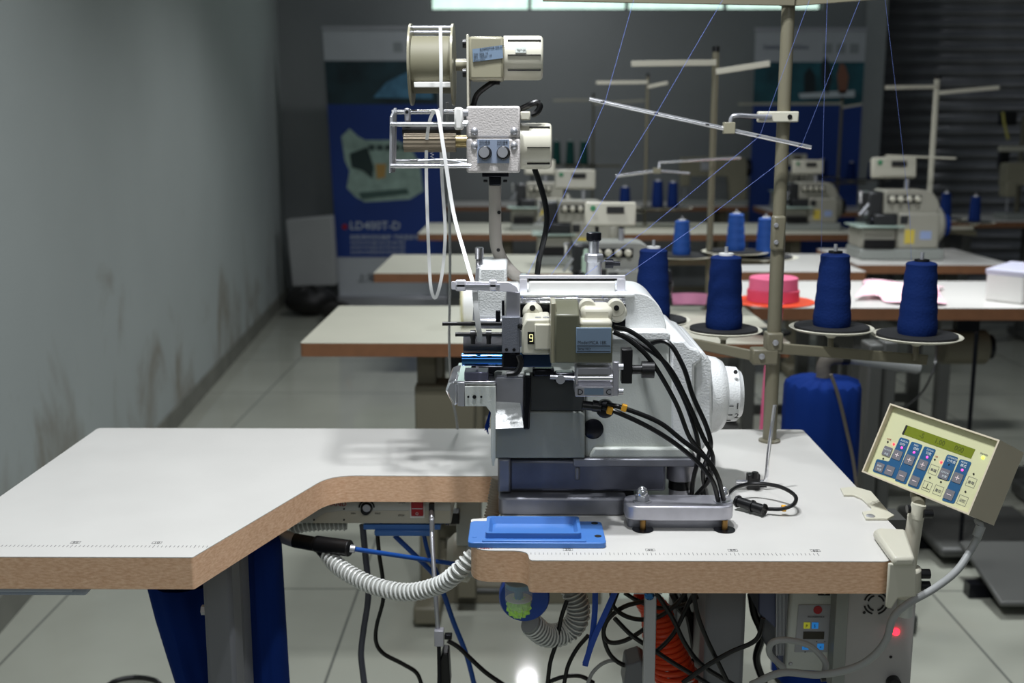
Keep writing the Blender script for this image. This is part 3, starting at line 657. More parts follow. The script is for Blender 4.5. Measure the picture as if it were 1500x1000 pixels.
# ------------------------------------------------------------------ control panel on a post
CP = thing('control_panel', 'cream control box with green display and blue buttons on a post at the table corner', 'control panel', P(1340, 800, 1.36))
def rotabc(a, b, c):
    return Matrix.Rotation(-a, 3, 'Z') @ Matrix.Rotation(-b, 3, 'X') @ Matrix.Rotation(c, 3, 'Y')
A_ = rotabc(.92025, .4203, .0943)
O = P(1358.84, 668.44, 1.42); uu, nn, vv = A_.col[0].copy(), A_.col[1].copy(), A_.col[2].copy()
W_, H_, D_ = .1654, .1017, .0672
def B_(x, y, d=0): return O+uu*x+vv*y+nn*d
TB = mat('cream_grey_enamel_box', 'c4baa4', .35)
t = .0022; dep = .008
m = MB()
for q in ((-W_/2, -W_/2+t, -H_/2, H_/2), (W_/2-t, W_/2, -H_/2, H_/2), (-W_/2+t, W_/2-t, H_/2-t, H_/2), (-W_/2+t, W_/2-t, -H_/2, -H_/2+t)):
    m.box(B_((q[0]+q[1])/2, (q[2]+q[3])/2, D_/2), (q[1]-q[0], D_, q[3]-q[2]), A_)
m.box(B_(0, 0, D_-.001), (W_-2*t, .002, H_-2*t), A_)
cs_ = m.build('case', TB, CP, smooth=False)
FP = mat('pale_yellow_faceplate', 'c4c49c', .4)
MB().box(B_(0, 0, dep+.001), (W_-2*t, .002, H_-2*t), A_).build('faceplate', FP, CP)
# homography from photo pixels to panel coordinates through the plane
def pn(px, py, d=dep):
    r = RC @ Vector((px-750, 500-py, -F)); c0 = O+nn*d; k = (c0-CAM).dot(nn)/r.dot(nn); p = CAM+r*k-c0; return p.dot(uu), p.dot(vv)
def quad(pxs, d0, th, m_, name, par=CP):
    ps = [pn(*q) for q in pxs]; return MB().prism([B_(x, y, dep-d0) for x, y in ps], -nn*th).build(name, m_, par, smooth=False)
z = lambda x, y: (1250+x/5.0, 600+y/5.0)          # from the 5x crop of the photo
LCD = mat('green_lcd', '66701a', .25, emit='5d6a10', es=.12)
lc = quad([z(390, 112), z(895, 290), z(862, 358), z(360, 178)], 0, .0004, LCD, 'display')
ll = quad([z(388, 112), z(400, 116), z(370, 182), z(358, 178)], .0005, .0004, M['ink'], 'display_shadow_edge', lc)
INKL = mat('lcd_digit_dark', '4b5410', .5)
def ptext(s, x, y, size, m_, par, al='LEFT', w=1, d=.0004):
    a, b = pn(*z(x, y)); return text(s, size, B_(a, b, dep-d), uu, vv, m_, par, 'lettering', al, width=w)
ptext('-S', 480, 200, .010, INKL, lc, w=.9); ptext('1.00', 590, 240, .010, INKL, lc, w=.9); ptext('000', 735, 293, .010, INKL, lc, w=.9)
BS = mat('blue_button_strip', '1f5178', .45); BT2 = mat('grey_membrane_button', '6b6a70', .5)
def strip(pts): 
    ps = roundpoly([B_(*pn(*z(*q)), dep) for q in pts], .0025)
    return MB().prism(ps, -nn*.0005).build('button_strip', BS, CP, smooth=False)
def button(cx, cy, s, sgn, par):
    a, b = pn(*z(cx, cy)); w_ = .0065*s
    ps = roundpoly([B_(a-w_, b-w_, dep-.0005), B_(a+w_, b-w_, dep-.0005), B_(a+w_, b+w_, dep-.0005), B_(a-w_, b+w_, dep-.0005)], .0015)
    o = MB().prism(ps, -nn*.0007).build('button', BT2, par, smooth=False)
    if sgn in '+-':
        g = MB(); g.box(B_(a, b, dep-.0014), (.0062, .0003, .0008), A_)
        if sgn == '+': g.box(B_(a, b, dep-.0014), (.0008, .0003, .0062), A_)
        g.build('symbol', mat('pale_pink_symbol', 'ecd8d8', .5), par)
    return o
def led(x, y, m_, par=CP, r_=.0017):
    a, b = pn(*z(x, y)); MB().rev(B_(a, b, dep-.0004), -nn, [(0, r_), (.0006, r_*.8), (.001, r_*.3)], 12).build('indicator_light', m_, par)
s1 = strip([(345, 200), (415, 222), (310, 508), (142, 452), (172, 360), (262, 380)])
s2 = strip([(428, 232), (510, 258), (385, 548), (303, 518)]); s3 = strip([(522, 266), (607, 292), (478, 584), (397, 556)])
s4 = strip([(690, 325), (770, 350), (702, 524), (614, 498)]); s5 = strip([(782, 360), (868, 384), (738, 690), (648, 664)])
for (x, y, g, par) in ((324, 332, '+', s1), (268, 446, '-', s1), (414, 368, '+', s2), (356, 484, '-', s2), (510, 404, '+', s3), (450, 522, '-', s3), (765, 500, '+', s5), (704, 622, '-', s5)): button(x, y, 1, g, par)
b = button(195, 422, .95, ' ', s1); ptext('END', 178, 412, .0034, M['inkw'], s1, d=.0014); ptext('结束', 176, 438, .0034, M['inkw'], s1, d=.0014)
button(668, 470, 1.05, ' ', s4); ptext('STITCH', 645, 458, .0032, M['inkw'], s4, d=.0014); ptext('针数', 650, 490, .0036, M['inkw'], s4, d=.0014)
for (s, c, x, y, par) in (('ACTION', '动作', 346, 228, s1), ('FEED', '送料', 445, 262, s2), ('STITCH', '针数', 538, 296, s3), ('COUNTER', '计件数', 693, 350, s4), ('MODE', '模式', 790, 386, s5)):
    ptext(s, x, y, .0034, M['inkw'], par, d=.0007, w=.9); ptext(c, x-6, y+26, .0042, M['inkw'], par, d=.0007)
for x, y in ((356, 278), (446, 312), (542, 348), (799, 442)): led(x, y, mat('magenta_led', 'ff50a0', .3, emit='ff3090', es=2.5))
for x, y in ((297, 252), (645, 384)): led(x, y, M['redled'])
led(950, 350, M['gled'], r_=.002)
for x, y in ((254, 236), (220, 358), (598, 365), (562, 496), (643, 528), (882, 470), (822, 600), (702, 402)): led(x, y, M['ink'], r_=.0013)
gb = button(250, 305, 1, ' ', CP); ptext('MOTOR', 228, 292, .003, M['inkw'], CP, d=.0014); ptext('马达', 226, 325, .0036, M['inkw'], CP, d=.0014)
ptext('POWER', 930, 322, .003, M['inkg'], CP); ptext('LOCK', 246, 214, .0026, M['inkr'], CP); ptext('SET', 600, 345, .0026, M['inkr'], CP)
for (cx, cy, s) in ((588, 440, '单缝'), (622, 590, '复位'), (864, 530, '自动'), (800, 664, '记忆'), (540, 560, '↓')):
    a, b = pn(*z(cx, cy)); w_ = .0062; g = MB()
    for q in ((-w_, w_, -w_, -w_+.0003), (-w_, w_, w_-.0003, w_), (-w_, -w_+.0003, -w_, w_), (w_-.0003, w_, -w_, w_)):
        g.box(B_(a+(q[0]+q[1])/2, b+(q[2]+q[3])/2, dep-.0002), (q[1]-q[0], .0003, q[3]-q[2]), A_)
    g.build('key_outline', M['inkg'], CP)
    if s != '↓': text(s, .0045, B_(a, b-.002, dep-.0002), uu, vv, M['inkg'], CP, 'lettering', 'CENTER')
    else:
        g = MB(); g.box(B_(a, b+.001, dep-.0003), (.0007, .0003, .006), A_); g.box(B_(a, b-.003, dep-.0003), (.010, .0003, .0006), A_); g.build('symbol', M['ink'], CP)
# post with swivel
pY = 1.395
s_ = sy(pY)
MB().tube([P(1330, 832, pY), P(1342, 752, pY)], 12*s_, 24, smooth=False).build('post', M['cream2'], CP)
pt = P(1344, 752, pY); tgt_ = B_(-.01, -H_/2, .03)
MB().cyl(P(1341, 758, pY), P(1346, 738, pY), 12.5*s_, 11*s_, seg=24).build('swivel', M['tray'], CP)
MB().cyl(P(1346, 740, pY), tgt_, 9*s_, 12*s_, seg=20).build('neck', M['legb'], CP)
for a, b in (((1352, 752), .012), ((1333, 745), -.004)):
    p = P(*a, pY-.008); MB().cyl(p, p+V(b, 0, 0), .0055).build('swivel_knob', M['black'], CP)
MB().tube([P(1327, 830, pY), P(1327, 872, pY)], 23*s_, 28, smooth=False).build('clamp_collar', M['cream2'], CP, bevel=.003)
MB().tube([P(1327, 874, pY), P(1324, 902, pY)], 12*s_, 24, smooth=False).build('post_tail', M['lgrey'], CP, bevel=.002)
MB().prism([PZ(x, y, ZT+.001) for x, y in ((1279, 789), (1286, 785), (1326, 787), (1340, 830), (1308, 830))], (0, 0, .012)).build('clamp_top', M['cream2'], CP, bevel=.004)
MB().pp([(1302, 825), (1342, 826), (1343, 874), (1316, 876), (1306, 892), (1298, 890)], 1.268, .005).build('clamp_jaw', M['cream2'], CP, bevel=.002)
for y in (840, 858):
    p = P(1348, y, pY-.005); MB().cyl(p, p+V(.012, 0, 0), .0065).build('clamp_knob', M['black'], CP)
# grey cable from the box
GC = thing('grey_sleeved_cable', 'thick grey sleeved cable drooping from the control box down to the boxes below', 'cable', P(1330, 930, 1.38))
st_ = B_(W_/2-.012, -H_/2, .045)
pts_ = [st_, P(1436, 775, 1.37), P(1425, 800, 1.37), P(1402, 835, 1.35), P(1368, 862, 1.33), P(1328, 885, 1.32), P(1308, 905, 1.32), P(1299, 935, 1.32), P(1280, 960, 1.33), P(1250, 978, 1.34), P(1200, 988, 1.35), P(1145, 985, 1.36), P(1100, 1003, 1.37)]
MB().tube(pts_, .0048, 12).build('sleeve', M['cordg'], GC)
MB().tube([P(1208, 985, 1.36), P(1208, 968, 1.36), P(1185, 945, 1.36), P(1150, 937, 1.36), P(1130, 942, 1.36), P(1128, 958, 1.37), P(1148, 978, 1.38)], .0042, 10).build('loop', M['cordg'], GC)
p = P(1205, 990, 1.352); MB().cyl(p-V(.003, 0, .001), p+V(.003, 0, 0), .0065).build('cable_tie', M['black'], GC)
MB().cyl(P(1437, 770, 1.37), P(1431, 785, 1.37), .0062).build('strain_relief', M['cordg'], GC)
# ------------------------------------------------------------------ tape feeder above the machine
TF = thing('tape_feeder', 'cream motorised tape feeder with reel and roller cage on a bent pole above the machine', 'tape feeder', P(760, 410, 1.66))
Y5 = 1.62; s5_ = sy(Y5)
MB().tube([P(725, 262, Y5), P(725, 300, Y5), P(726, 350, Y5), P(731, 372, Y5), P(742, 390, Y5), P(756, 404, Y5), P(775, 414, 1.66)], 9.2*s5_, 20).build('bent_pole', mat('warm_grey_tube', 'a59f97', .35), TF)
for y, x in ((311, 731), (366, 730)):
    p = P(x, y, Y5-.0088); MB().cyl(p, p+V(0, -.001, 0), .0026, seg=12).build('grub_screw', M['black'], TF)
MB().pb(706, 253, 745, 259, Y5-.02, .04).build('mount_plate', M['dark'], TF, bevel=.001)
MB().pb(716, 258, 734, 272, Y5-.012, .024).build('mount_socket', M['dark'], TF, bevel=.002)
for x in (711, 740): MB().pb(x-3, 263, x+3, 267, Y5-.01, .008).build('mount_bolt', M['black'], TF, bevel=.001)
bxo = MB().pb(683, 203, 762, 253, 1.57, .095).build('drive_box', M['hamp'], TF, bevel=.003)
MB().pb(683, 155, 762, 202, 1.572, .09).build('drive_box_cover', M['hamp'], TF, bevel=.003)
for x in (695, 753):
    for y in (192, 213):
        p = P(x, y, 1.571); MB().rev(p, (0, -1, 0), [(0, .005), (.002, .005), (.004, .003), (.0045, .001)], 18).build('dome_screw', M['steel'], TF)
lbp = MB().pb(699, 204, 746, 239, 1.569, .002).build('dial_plate', M['labl'], TF)
text('放料速度', .0042, P(702, 209, 1.5685), (1, 0, 0), (0, 0, 1), M['ink'], lbp, width=.9); text('Feed Speed', .003, P(702, 213, 1.5685), (1, 0, 0), (0, 0, 1), M['ink'], lbp, width=.9)
text('拉料速度', .0042, P(728, 209, 1.5685), (1, 0, 0), (0, 0, 1), M['ink'], lbp, width=.9); text('Pull Speed', .003, P(728, 213, 1.5685), (1, 0, 0), (0, 0, 1), M['ink'], lbp, width=.9)
for x in (710.5, 737.5):
    p = P(x, 224, 1.5685); k_ = MB().rev(p, (0, -1, 0), [(0, .0095), (.003, .0095), (.004, .0085), (.010, .0080)], 28).build('dial_knob', M['black'], TF)
    MB().rev(p+V(-.001, -.0101, .001), (0, -1, 0), [(0, .0072), (.0008, .0070)], 28).build('knob_face', M['steel'], k_)
def motor(x0, x1, cy, rpx, Y, slots, lab=None):
    a, b = P(x0, cy, Y), P(x1, cy, Y); r = rpx*sy(Y)
    o = MB().rev(a, (1, 0, 0), [(0, r), ((b-a).length-.006, r), ((b-a).length-.002, r*.97), ((b-a).length, r*.88)], 40).build('motor', M['cream2'], TF)
    for (ang, sx0) in slots:
        an = math.radians(ang); n_ = V(0, -math.cos(an), math.sin(an)); c0 = P(sx0, cy, Y); c1 = P(x1-3, cy, Y)
        MB().box(V((c0.x+c1.x)/2, Y, a.z)+n_*(r+.0001), (c1.x-c0.x, .004, .0012), Matrix.Rotation(-an, 3, 'X')).build('cooling_slot', M['black'], o)
    return o
motor(762, 808, 214, 33, 1.63, ((52, 775), (-2, 772), (-46, 772)))
MB().pb(762, 163, 777, 176, 1.60, .02).build('cable_outlet', M['cream2'], TF, bevel=.002)
mo_ = motor(738, 795, 85, 31, 1.64, ((45, 744), (4, 744), (-35, 744)))
lq = MB().pb(755, 69, 771, 77, 1.64-31*sy(1.64)-.001, .001).build('rating_sticker', mat('white_sticker', 'dfe6e0', .5), mo_)
text('TEST OK', .0032, P(757, 74.5, 1.64-31*sy(1.64)-.0012), (1, 0, 0), (0, 0, 1), M['ink'], lq)
gb_ = MB().pb(686, 53, 738, 117, 1.60, .07).build('gearbox', M['cream'], TF, bevel=.004)
lq = MB().prism([P(692, 72, 1.5985), P(736, 66, 1.5985), P(737, 85, 1.5985), P(693, 91, 1.5985)][::-1], (0, -.0006, 0)).build('maker_label', M['lab'], gb_)
for i, s in enumerate(('SUNMOTOR CO.,LTD.', '220V  50Hz  1A', '25W  1400rpm  1uF', 'Speed motor')):
    text(s, .0046-.0008*(i > 0), P(694 if i else 703, (76 if i == 0 else 77)+i*4.2-(2 if i == 0 else 0), 1.5975), V(1, 0, .12), (0, 0, 1), M['ink'], lq, width=.8)
MB().pb(683, 50, 687, 156, 1.60, .06).build('motor_bracket', M['cream2'], TF, bevel=.001)
for y in (64, 107):
    p = P(683, y, 1.61); MB().cyl(p-V(.005, 0, 0), p, .006, seg=14).build('bracket_bolt', M['black'], TF)
rc = P(633, 95, 1.64); sh0 = P(668, 95, 1.64)
MB().cyl(sh0, P(684, 95, 1.64), .0085, seg=20).build('motor_shaft', M['cream'], TF)
RLY = 1.64; rr = 57*sy(RLY)
for i, x in enumerate((603, 664)):
    p = P(x, 95, RLY); MB().cyl(p-V(.0015, 0, 0), p+V(.0015, 0, 0), rr, seg=64).build('reel_flange', M['cream'], TF)
a, b = P(605, 90, RLY), P(662, 90, RLY)
hbx = MB()
hbx.cyl(V(a.x, RLY, rc.z), V(b.x, RLY, rc.z), 40*sy(RLY), seg=48).build('reel_hub', M['tape'] if False else mat('tan_tape_roll', '6d6a56', .6), TF)
for k in range(2):
    an = math.radians(90-25*k); q = V(0, math.cos(an), math.sin(an))*(rr*.9)
    MB().cyl(V(a.x, RLY, rc.z)+q, V(b.x, RLY, rc.z)+q, .0028, seg=12).build('reel_rod', M['steel'], TF)
MB().pb(606, 120, 662, 128, RLY-.04, .012).build('reel_tray', M['white'], TF, bevel=.001)
# cage
yA, yB = 1.545, 1.655
ep = [P(571, 158, yA), P(577, 157, yA), P(578, 252, yA), P(573, 252, yA)]
MB().prism([P(571, 170, yA), P(577, 158, yA+.06), P(578, 158, yB), P(577, 245, yB), P(574, 252, yA), P(571, 252, yA)], (.0035, 0, 0)).build('cage_end_plate', M['steel'], TF, bevel=.001)
def rod(x0, x1, y, Y, r=.0032, nm='cage_rod'): return MB().cyl(P(x0, y, Y), P(x1, y, Y), r, seg=14).build(nm, M['chrome'], TF)
rod(572, 684, 182, yA); rod(574, 690, 164, yB-.01); rod(572, 690, 243, yA); rod(576, 690, 236, yB-.01, .0028)
MB().cyl(P(592, 209, 1.59), P(668, 209, 1.59), 13.5*sy(1.59), seg=40).build('drive_roller', wave_bump(mat('knurled_bronze_roller', '8a7f6e', .4, .7), 110, 'Y', 1, .003), TF)
MB().cyl(P(590, 190, 1.62), P(675, 190, 1.62), 10*sy(1.6), seg=24).build('pinch_roller', M['black'], TF)
MB().cyl(P(668, 207, 1.59), P(685, 207, 1.59), .0085, seg=20).build('roller_shaft', mat('brass_shaft', '9a8a60', .35, .9), TF)
MB().pb(665, 157, 678, 190, 1.54, .03).build('cage_block', M['white'], TF, bevel=.003)
MB().cyl(P(678, 165, 1.56), P(686, 165, 1.56), .005).build('cage_block_pin', M['steel'], TF); MB().cyl(P(678, 180, 1.56), P(686, 180, 1.56), .004).build('cage_block_pin', M['steel'], TF)
for x in (596, 645):
    o = MB().pb(x-4, 158, x+4, 178, 1.60, .02).build('tape_clip', M['alu'], TF, bevel=.002)
    p = P(x, 164, 1.5995); MB().cyl(p, p+V(0, -.0006, 0), .0024, seg=12).build('clip_screw', M['black'], o)
MB().tube([P(612, 236, 1.57), P(650, 234, 1.57), P(684, 240, 1.57)], .0015, 8).build('guide_wire', M['steel'], TF)
MB().tube([P(633, 245, 1.61)]+[P(633+2.5*(-1)**k, 240-k*2.2, 1.61) for k in range(12)]+[P(633, 210, 1.61)], .0008, 6, smooth=False).build('spring', M['steel'], TF)
# tape
TPE = thing('elastic_tape', 'white elastic tape looping down from the reel feeder to the machine', 'tape', P(645, 420, 1.56))
def ribbon(pts_, name, m_, wd, th=.0008): return MB().tube(pts_, (wd/2, th/2), 8, flat=(1, 0, .15)).build(name, m_, TPE)
ribbon([P(645, 40, 1.575), P(646, 100, 1.575), P(646, 150, 1.58), P(647, 250, 1.60), P(652, 330, 1.6), P(650, 380, 1.6), P(645, 415, 1.6), P(638, 436, 1.6), P(632, 425, 1.6), P(629, 390, 1.6), P(625, 280, 1.59), P(625, 210, 1.58), P(630, 175, 1.56), P(637, 162, 1.55)], 'tape_loop', M['tape'], .0050)
ribbon([P(630, 163, 1.55), P(637, 161, 1.54), P(642, 168, 1.535), P(650, 220, 1.53), P(664, 310, 1.53), P(680, 370, 1.50), P(690, 405, 1.45), P(695, 420, 1.438)], 'tape_feed', M['tape'], .0068, .0016)
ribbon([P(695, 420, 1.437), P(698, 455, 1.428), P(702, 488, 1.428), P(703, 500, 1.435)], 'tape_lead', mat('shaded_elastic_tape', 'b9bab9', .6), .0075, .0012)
ST = thing('grey_power_cord', 'thin pale grey cord hanging straight down behind the left of the machine', 'cord', P(668, 628, 1.86))
MB().tube([P(655, 150, 1.68), P(657, 250, 1.70), P(659, 350, 1.72), P(659, 430, 1.75), P(658, 500, 1.8), P(661, 570, 1.84), P(668, 610, 1.86), P(670, 628, 1.868)], .0022, 8).build('cord', M['cordg'], ST)
# black cables of the feeder
FC = thing('feeder_cable', 'black cable running down from the tape feeder motor behind the machine', 'cable', P(788, 410, 1.66))
MB().tube([P(783, 247, 1.64), P(791, 270, 1.64), P(799, 300, 1.64), P(801, 325, 1.64), P(797, 350, 1.64), P(790, 378, 1.65), P(787, 402, 1.65)], .0042, 10).build('cable', M['rubber'], FC)
FC2 = thing('feeder_cable', 'short black cable curving between the two motors of the tape feeder', 'cable', P(700, 150, 1.66))
MB().tube([P(731, 117, 1.65), P(720, 122, 1.64), P(708, 130, 1.64), P(698, 140, 1.64), P(693, 156, 1.64)], .0042, 10).build('cable', M['rubber'], FC2)
MB().box(P(727, 120, 1.645), (.010, .010, .008)).build('cable_tie', M['black'], FC2, bevel=.001)
FC3 = thing('feeder_cable', 'black cable stub with plastic wrap at the right of the feeder drive box', 'cable', P(780, 155, 1.64))
MB().tube([P(762, 160, 1.62), P(775, 154, 1.61), P(787, 150, 1.61), P(791, 156, 1.61), P(786, 165, 1.61), P(778, 168, 1.61)], .0045, 10).build('cable', M['rubber'], FC3)
# ------------------------------------------------------------------ thread stand
TS = thing('thread_stand', 'tall beige thread stand pole with arms, standing on the right back of the front table', 'thread stand', PZ(1127, 648, ZT))
bp0 = PZ(1127, 646, ZT); YP = bp0.y
MB().cyl((bp0.x, YP, ZT+.004), (bp0.x, YP, P(1140, 345, YP).z), .0115, seg=28).build('lower_pole', M['pole'], TS)
MB().cyl((bp0.x, YP, P(1140, 345, YP).z), (bp0.x, YP, P(1155, 2, YP).z), .0105, seg=28).build('upper_pole', M['pole'], TS)
MB().rev((bp0.x, YP, ZT), (0, 0, 1), [(0, .018), (.003, .018), (.005, .013)], 28).build('pole_foot', M['pole'], TS)
MB().rev((bp0.x, YP, P(1155, 8, YP).z), (0, 0, 1), [(0, .014), (.012, .014), (.016, .010)], 28).build('pole_cap', M['pole'], TS)
o = MB().pb(1133, 316, 1150, 368, YP-.0155, .020).build('pole_joint', M['pole'], TS, bevel=.004)
for y in (330, 355): 
    p = P(1137, y, YP-.0156); MB().rev(p, (0, -1, 0), [(0, .004), (.002, .003)], 12).build('joint_screw', M['steel'], o)
ztp = P(1155, 0, YP).z
MB().bar(V(P(795, -3, YP-.02).x, YP-.02, ztp+.004), V(bp0.x+.005, YP-.02, ztp-.003), .004, .016).build('top_arm', M['pole'], TS, bevel=.001)
MB().bar(V(bp0.x, YP-.012, ztp-.003), V(bp0.x+.30, YP-.16, ztp+.006), .004, .016).build('top_arm', M['pole'], TS, bevel=.001)
# middle guide
MB().pb(1111, 163, 1170, 179, YP-.022, .014).build('guide_clamp', M['cream2'], TS, bevel=.002)
p = P(1157, 171, YP-.0225); MB().cyl(p, p+V(0, -.0006, 0), .0038, seg=14).build('clamp_hole', M['black'], TS)
yg = YP-.04
MB().tube([P(1130, 171, YP-.024), P(1100, 170, YP-.03), P(1082, 169, yg), P(1072, 172, yg), P(1069, 186, yg)], .0035, 12).build('guide_rod_holder', M['steel'], TS)
MB().pb(1061, 179, 1077, 196, yg-.01, .016).build('guide_rod_clamp', M['cream'], TS, bevel=.001)
gr0, gr1 = P(863, 145, yg), P(1188, 216, yg)
gr = MB().cyl(gr0, gr1, .0034, seg=16).build('guide_rod', M['chrome'], TS)
for t in (.06, .30, .53, .76, .95):
    p = gr0.lerp(gr1, t)+V(0, -.0032, 0); MB().box(p, (.006, .001, .0022)).build('thread_hole', M['black'], gr, bevel=.0004)
# lower arms
def arm(a, b, nm='spool_arm', h=.018):
    return MB().bar(a, b, .006, h).build(nm, M['pole'], TS, bevel=.002)
RA0, RA1 = P(1140, 510, YP-.014), P(1358, 527, 1.86)
LA0, LA1 = P(1125, 525, YP-.014), P(962, 492, 1.95)
arm(RA0, RA1); arm(LA0, LA1)
MB().pb(1124, 488, 1147, 515, YP-.018, .03).build('arm_clamp', M['pole'], TS, bevel=.003)
MB().pb(1103, 512, 1140, 535, YP-.018, .03).build('arm_clamp', M['pole'], TS, bevel=.003)
for x, y in ((1136, 502), (1116, 522)):
    p = P(x, y, YP-.0185); MB().rev(p, (0, -1, 0), [(0, .005), (.002, .0045), (.0025, .002)], 16).build('clamp_screw', M['steel'], TS)
def spool_mesh(name_, label, x, y, Y, rb, rt, h, group, m_=None, core=True, dark=False):
    """thread cone: bottom centre at (x,y) px on plane Y"""
    c = P(x, y, Y); t = thing('thread_spool', label, 'thread spool', c, group)
    n_ = 14; prof = [(0, rb*.94)]+[(h*(i+.5)/n_, rb+(rt-rb)*(i+.5)/n_+(.0006 if i % 3 else -.0004)) for i in range(n_)]+[(h*.985, rt*.93), (h, rt*.6)]
    MB().rev(c, (0, 0, 1), prof, 36).build('wound_thread', m_ or M['spring'], t)
    MB().cyl(c+V(0, 0, h*.9), c+V(0, 0, h*1.03), rt*.5, seg=20).build('cone_core', M['white'] if not dark else M['black'], t)
    return t
DISC = [(1218, 479, 1.87, 62), (1343, 491, 1.85, 66), (1060, 482, 1.93, 57), (955, 468, 2.02, 58)]
LBL = ['blue thread spool on the front stand, the nearest one right of the tall pole', 'blue thread spool at the right end of the front stand, above the control box',
       'blue thread spool with white core just left of the tall pole on the front stand', 'blue thread spool half hidden behind the right shoulder of the machine']
SPC = []
for i, (x, y, Y, rp) in enumerate(DISC):
    c = P(x, y, Y); r = rp*sy(Y)
    MB().rev(c+V(0, 0, -.006), (0, 0, 1), [(-.012, .006), (-.004, .014), (0, .02), (.002, r*.9), (.006, r), (.007, r*.98), (.004, r*.88)], 48).build('spool_dish', M['tray'], TS)
    MB().cyl(c+V(0, 0, -.0015), c+V(0, 0, .003), r*.88, seg=48).build('foam_pad', M['felt'], TS)
    arm_a, arm_b = (RA0, RA1) if i < 2 else (LA0, LA1)
    tt = max(0, min(1, (c.x-arm_a.x)/(arm_b.x-arm_a.x))); az = arm_a.lerp(arm_b, tt)
    MB().cyl(V(c.x, c.y, c.z-.018), V(c.x, az.y*.0+c.y, az.z-.002), .005, seg=12).build('dish_stem', M['pole'], TS)
    hh = (108 if i != 3 else 104)*sy(Y); 
    sp_ = spool_mesh('s', LBL[i], x, y+2, Y, [28, 29, 27.5, 27][i]*sy(Y), [20.5, 21.5, 22, 20][i]*sy(Y), hh, None, dark=i < 2)
    sp_.location = c+V(0, 0, .003)
    MB().cyl(c+V(0, 0, -.003), c+V(0, 0, hh+.018), .0032, seg=12).build('spool_pin', M['steel'], TS)
    SPC.append(c+V(0, 0, hh))
# ------------------------------------------------------------------ threads
def thr(lbl, pts_, r=.00024, m_=None, grp=None, base=None):
    return tag(MB().tube(pts_, r, 5, smooth=False).build('thread', m_ or M['thread']), lbl, 'thread', grp)
yt_ = YP-.03
g = lambda t: gr0.lerp(gr1, t)
thr('blue thread crossing the left end of the long slanted chrome guide rod', [P(930, -6, yt_), g(.07)+V(0, -.004, 0), P(800, 345, 1.68), P(772, 404, 1.585), P(765, 436, 1.49)])
thr('blue thread crossing left of the middle of the chrome guide rod', [P(1062, -6, yt_), g(.30)+V(0, -.004, 0), P(860, 330, 1.68), P(806, 404, 1.585), P(804, 436, 1.49)])
thr('bright blue thread bending at the guide rod left of the tall pole', [P(1188, -6, yt_-.06), g(.765)+V(0, -.004, 0), P(945, 338, 1.70), P(855, 404, 1.585), P(845, 436, 1.49)])
thr('bright blue thread bending at the right end of the chrome guide rod', [P(1262, -6, yt_-.09), g(.955)+V(0, -.004, 0), P(1022, 330, 1.70), P(915, 404, 1.585), P(882, 436, 1.49)])
thr('blue thread rising straight up from the spool right of the tall pole', [P(1212, -6, 1.72), P(1206, 190, 1.76), P(1204, 300, 1.80), P(1203, 374, 1.85)])
thr('blue thread rising from the rightmost spool of the front stand', [P(1296, -6, 1.70), P(1318, 180, 1.78), P(1333, 320, 1.82), P(1335, 386, 1.85)])
# ------------------------------------------------------------------ background tables
def table(label, x0, x1, y0, y1, legs=True, lx=None, group=None, z=.76, m=None, edge='wood2', legm='legb', th=.034):
    t = thing('sewing_table', label, 'table', ((x0+x1)/2, (y0+y1)/2, 0), group)
    pts = roundpoly([V(x0, y0, z-th), V(x1, y0, z-th), V(x1, y1, z-th), V(x0, y1, z-th)], .01)
    MB().prism(pts, (0, 0, th-.001)).build('edge_banding', M[edge], t)
    MB().prism([p+V(0, 0, th-.001) for p in pts], (0, 0, .001)).build('tabletop', m or M['lam'], t)
    for x in (lx or (x0+.28, x1-.2)):
        MB().bx(x, x+.05, y0+.12, y0+.17, .05, z-th).build('leg', M[legm], t, bevel=.005)
        MB().bx(x, x+.05, y1-.17, y1-.12, .05, z-th).build('leg', M[legm], t, bevel=.005)
        MB().bx(x-.01, x+.06, y0+.02, y1-.04, .01, .06).build('foot_rail', M[legm], t, bevel=.008)
        MB().bx(x+.004, x+.046, y0+.17, y1-.17, z-.17, z-.06).build('side_plate', M[legm], t, bevel=.004)
    MB().bx((lx or (x0+.28,))[0], (lx or (0, x1-.2))[-1], y1-.18, y1-.15, .10, .14).build('cross_rail', M[legm], t)
    return t
T2 = table('cream-topped table with brown edge just behind the front table, its left end empty', -.545, .66, 2.70, 3.30, m=M['lam2'], lx=(-.27, .45), legm='legb')
o = MB().bx(-.275, -.12, 2.80, 2.90, .50, .63).build('drive_box', M['legb'], T2, bevel=.006); 
MB().bx(-.17, -.12, 2.80, 2.85, .05, .5).build('brace_leg', M['legb'], T2, bevel=.004)
MB().bx(-.185, -.145, 2.79, 2.84, .66, .726).build('table_hook', M['black'], T2, bevel=.004)
T2b = table('white table behind the front spools, with pale pink cloth and a white box on it', .68, 2.0, 3.27, 3.88, lx=(1.02, 1.75), legm='legd', th=.036)
T3 = table('empty-ended table with brown edge, third row from the front on the left', -.545, .42, 4.08, 4.72, m=M['lam2'], lx=(-.2, .25))
T3b = table('white table seen between the tall pole and the next overlock machine, third row right', .80, 1.28, 4.14, 4.76, lx=(.86, 1.15), legm='legd')
T3c = table('brown-edged table under the large shaded overlock machine on the right', 1.31, 1.92, 4.36, 4.98, lx=(1.4, 1.7), legm='legd')
T4 = table('long table with brown edge, fourth row from the front', -.53, 1.75, 5.70, 6.40, m=M['lam2'], lx=(-.1, 1.4))
T5b = table('dark-edged far table in front of the right banner', 1.62, 2.75, 7.35, 7.9, lx=(1.8, 2.5), legm='legd')
T5 = table('farthest white table, pushed against the grey back wall', -.53, 1.58, 7.85, 8.45, lx=(-.2, 1.4))
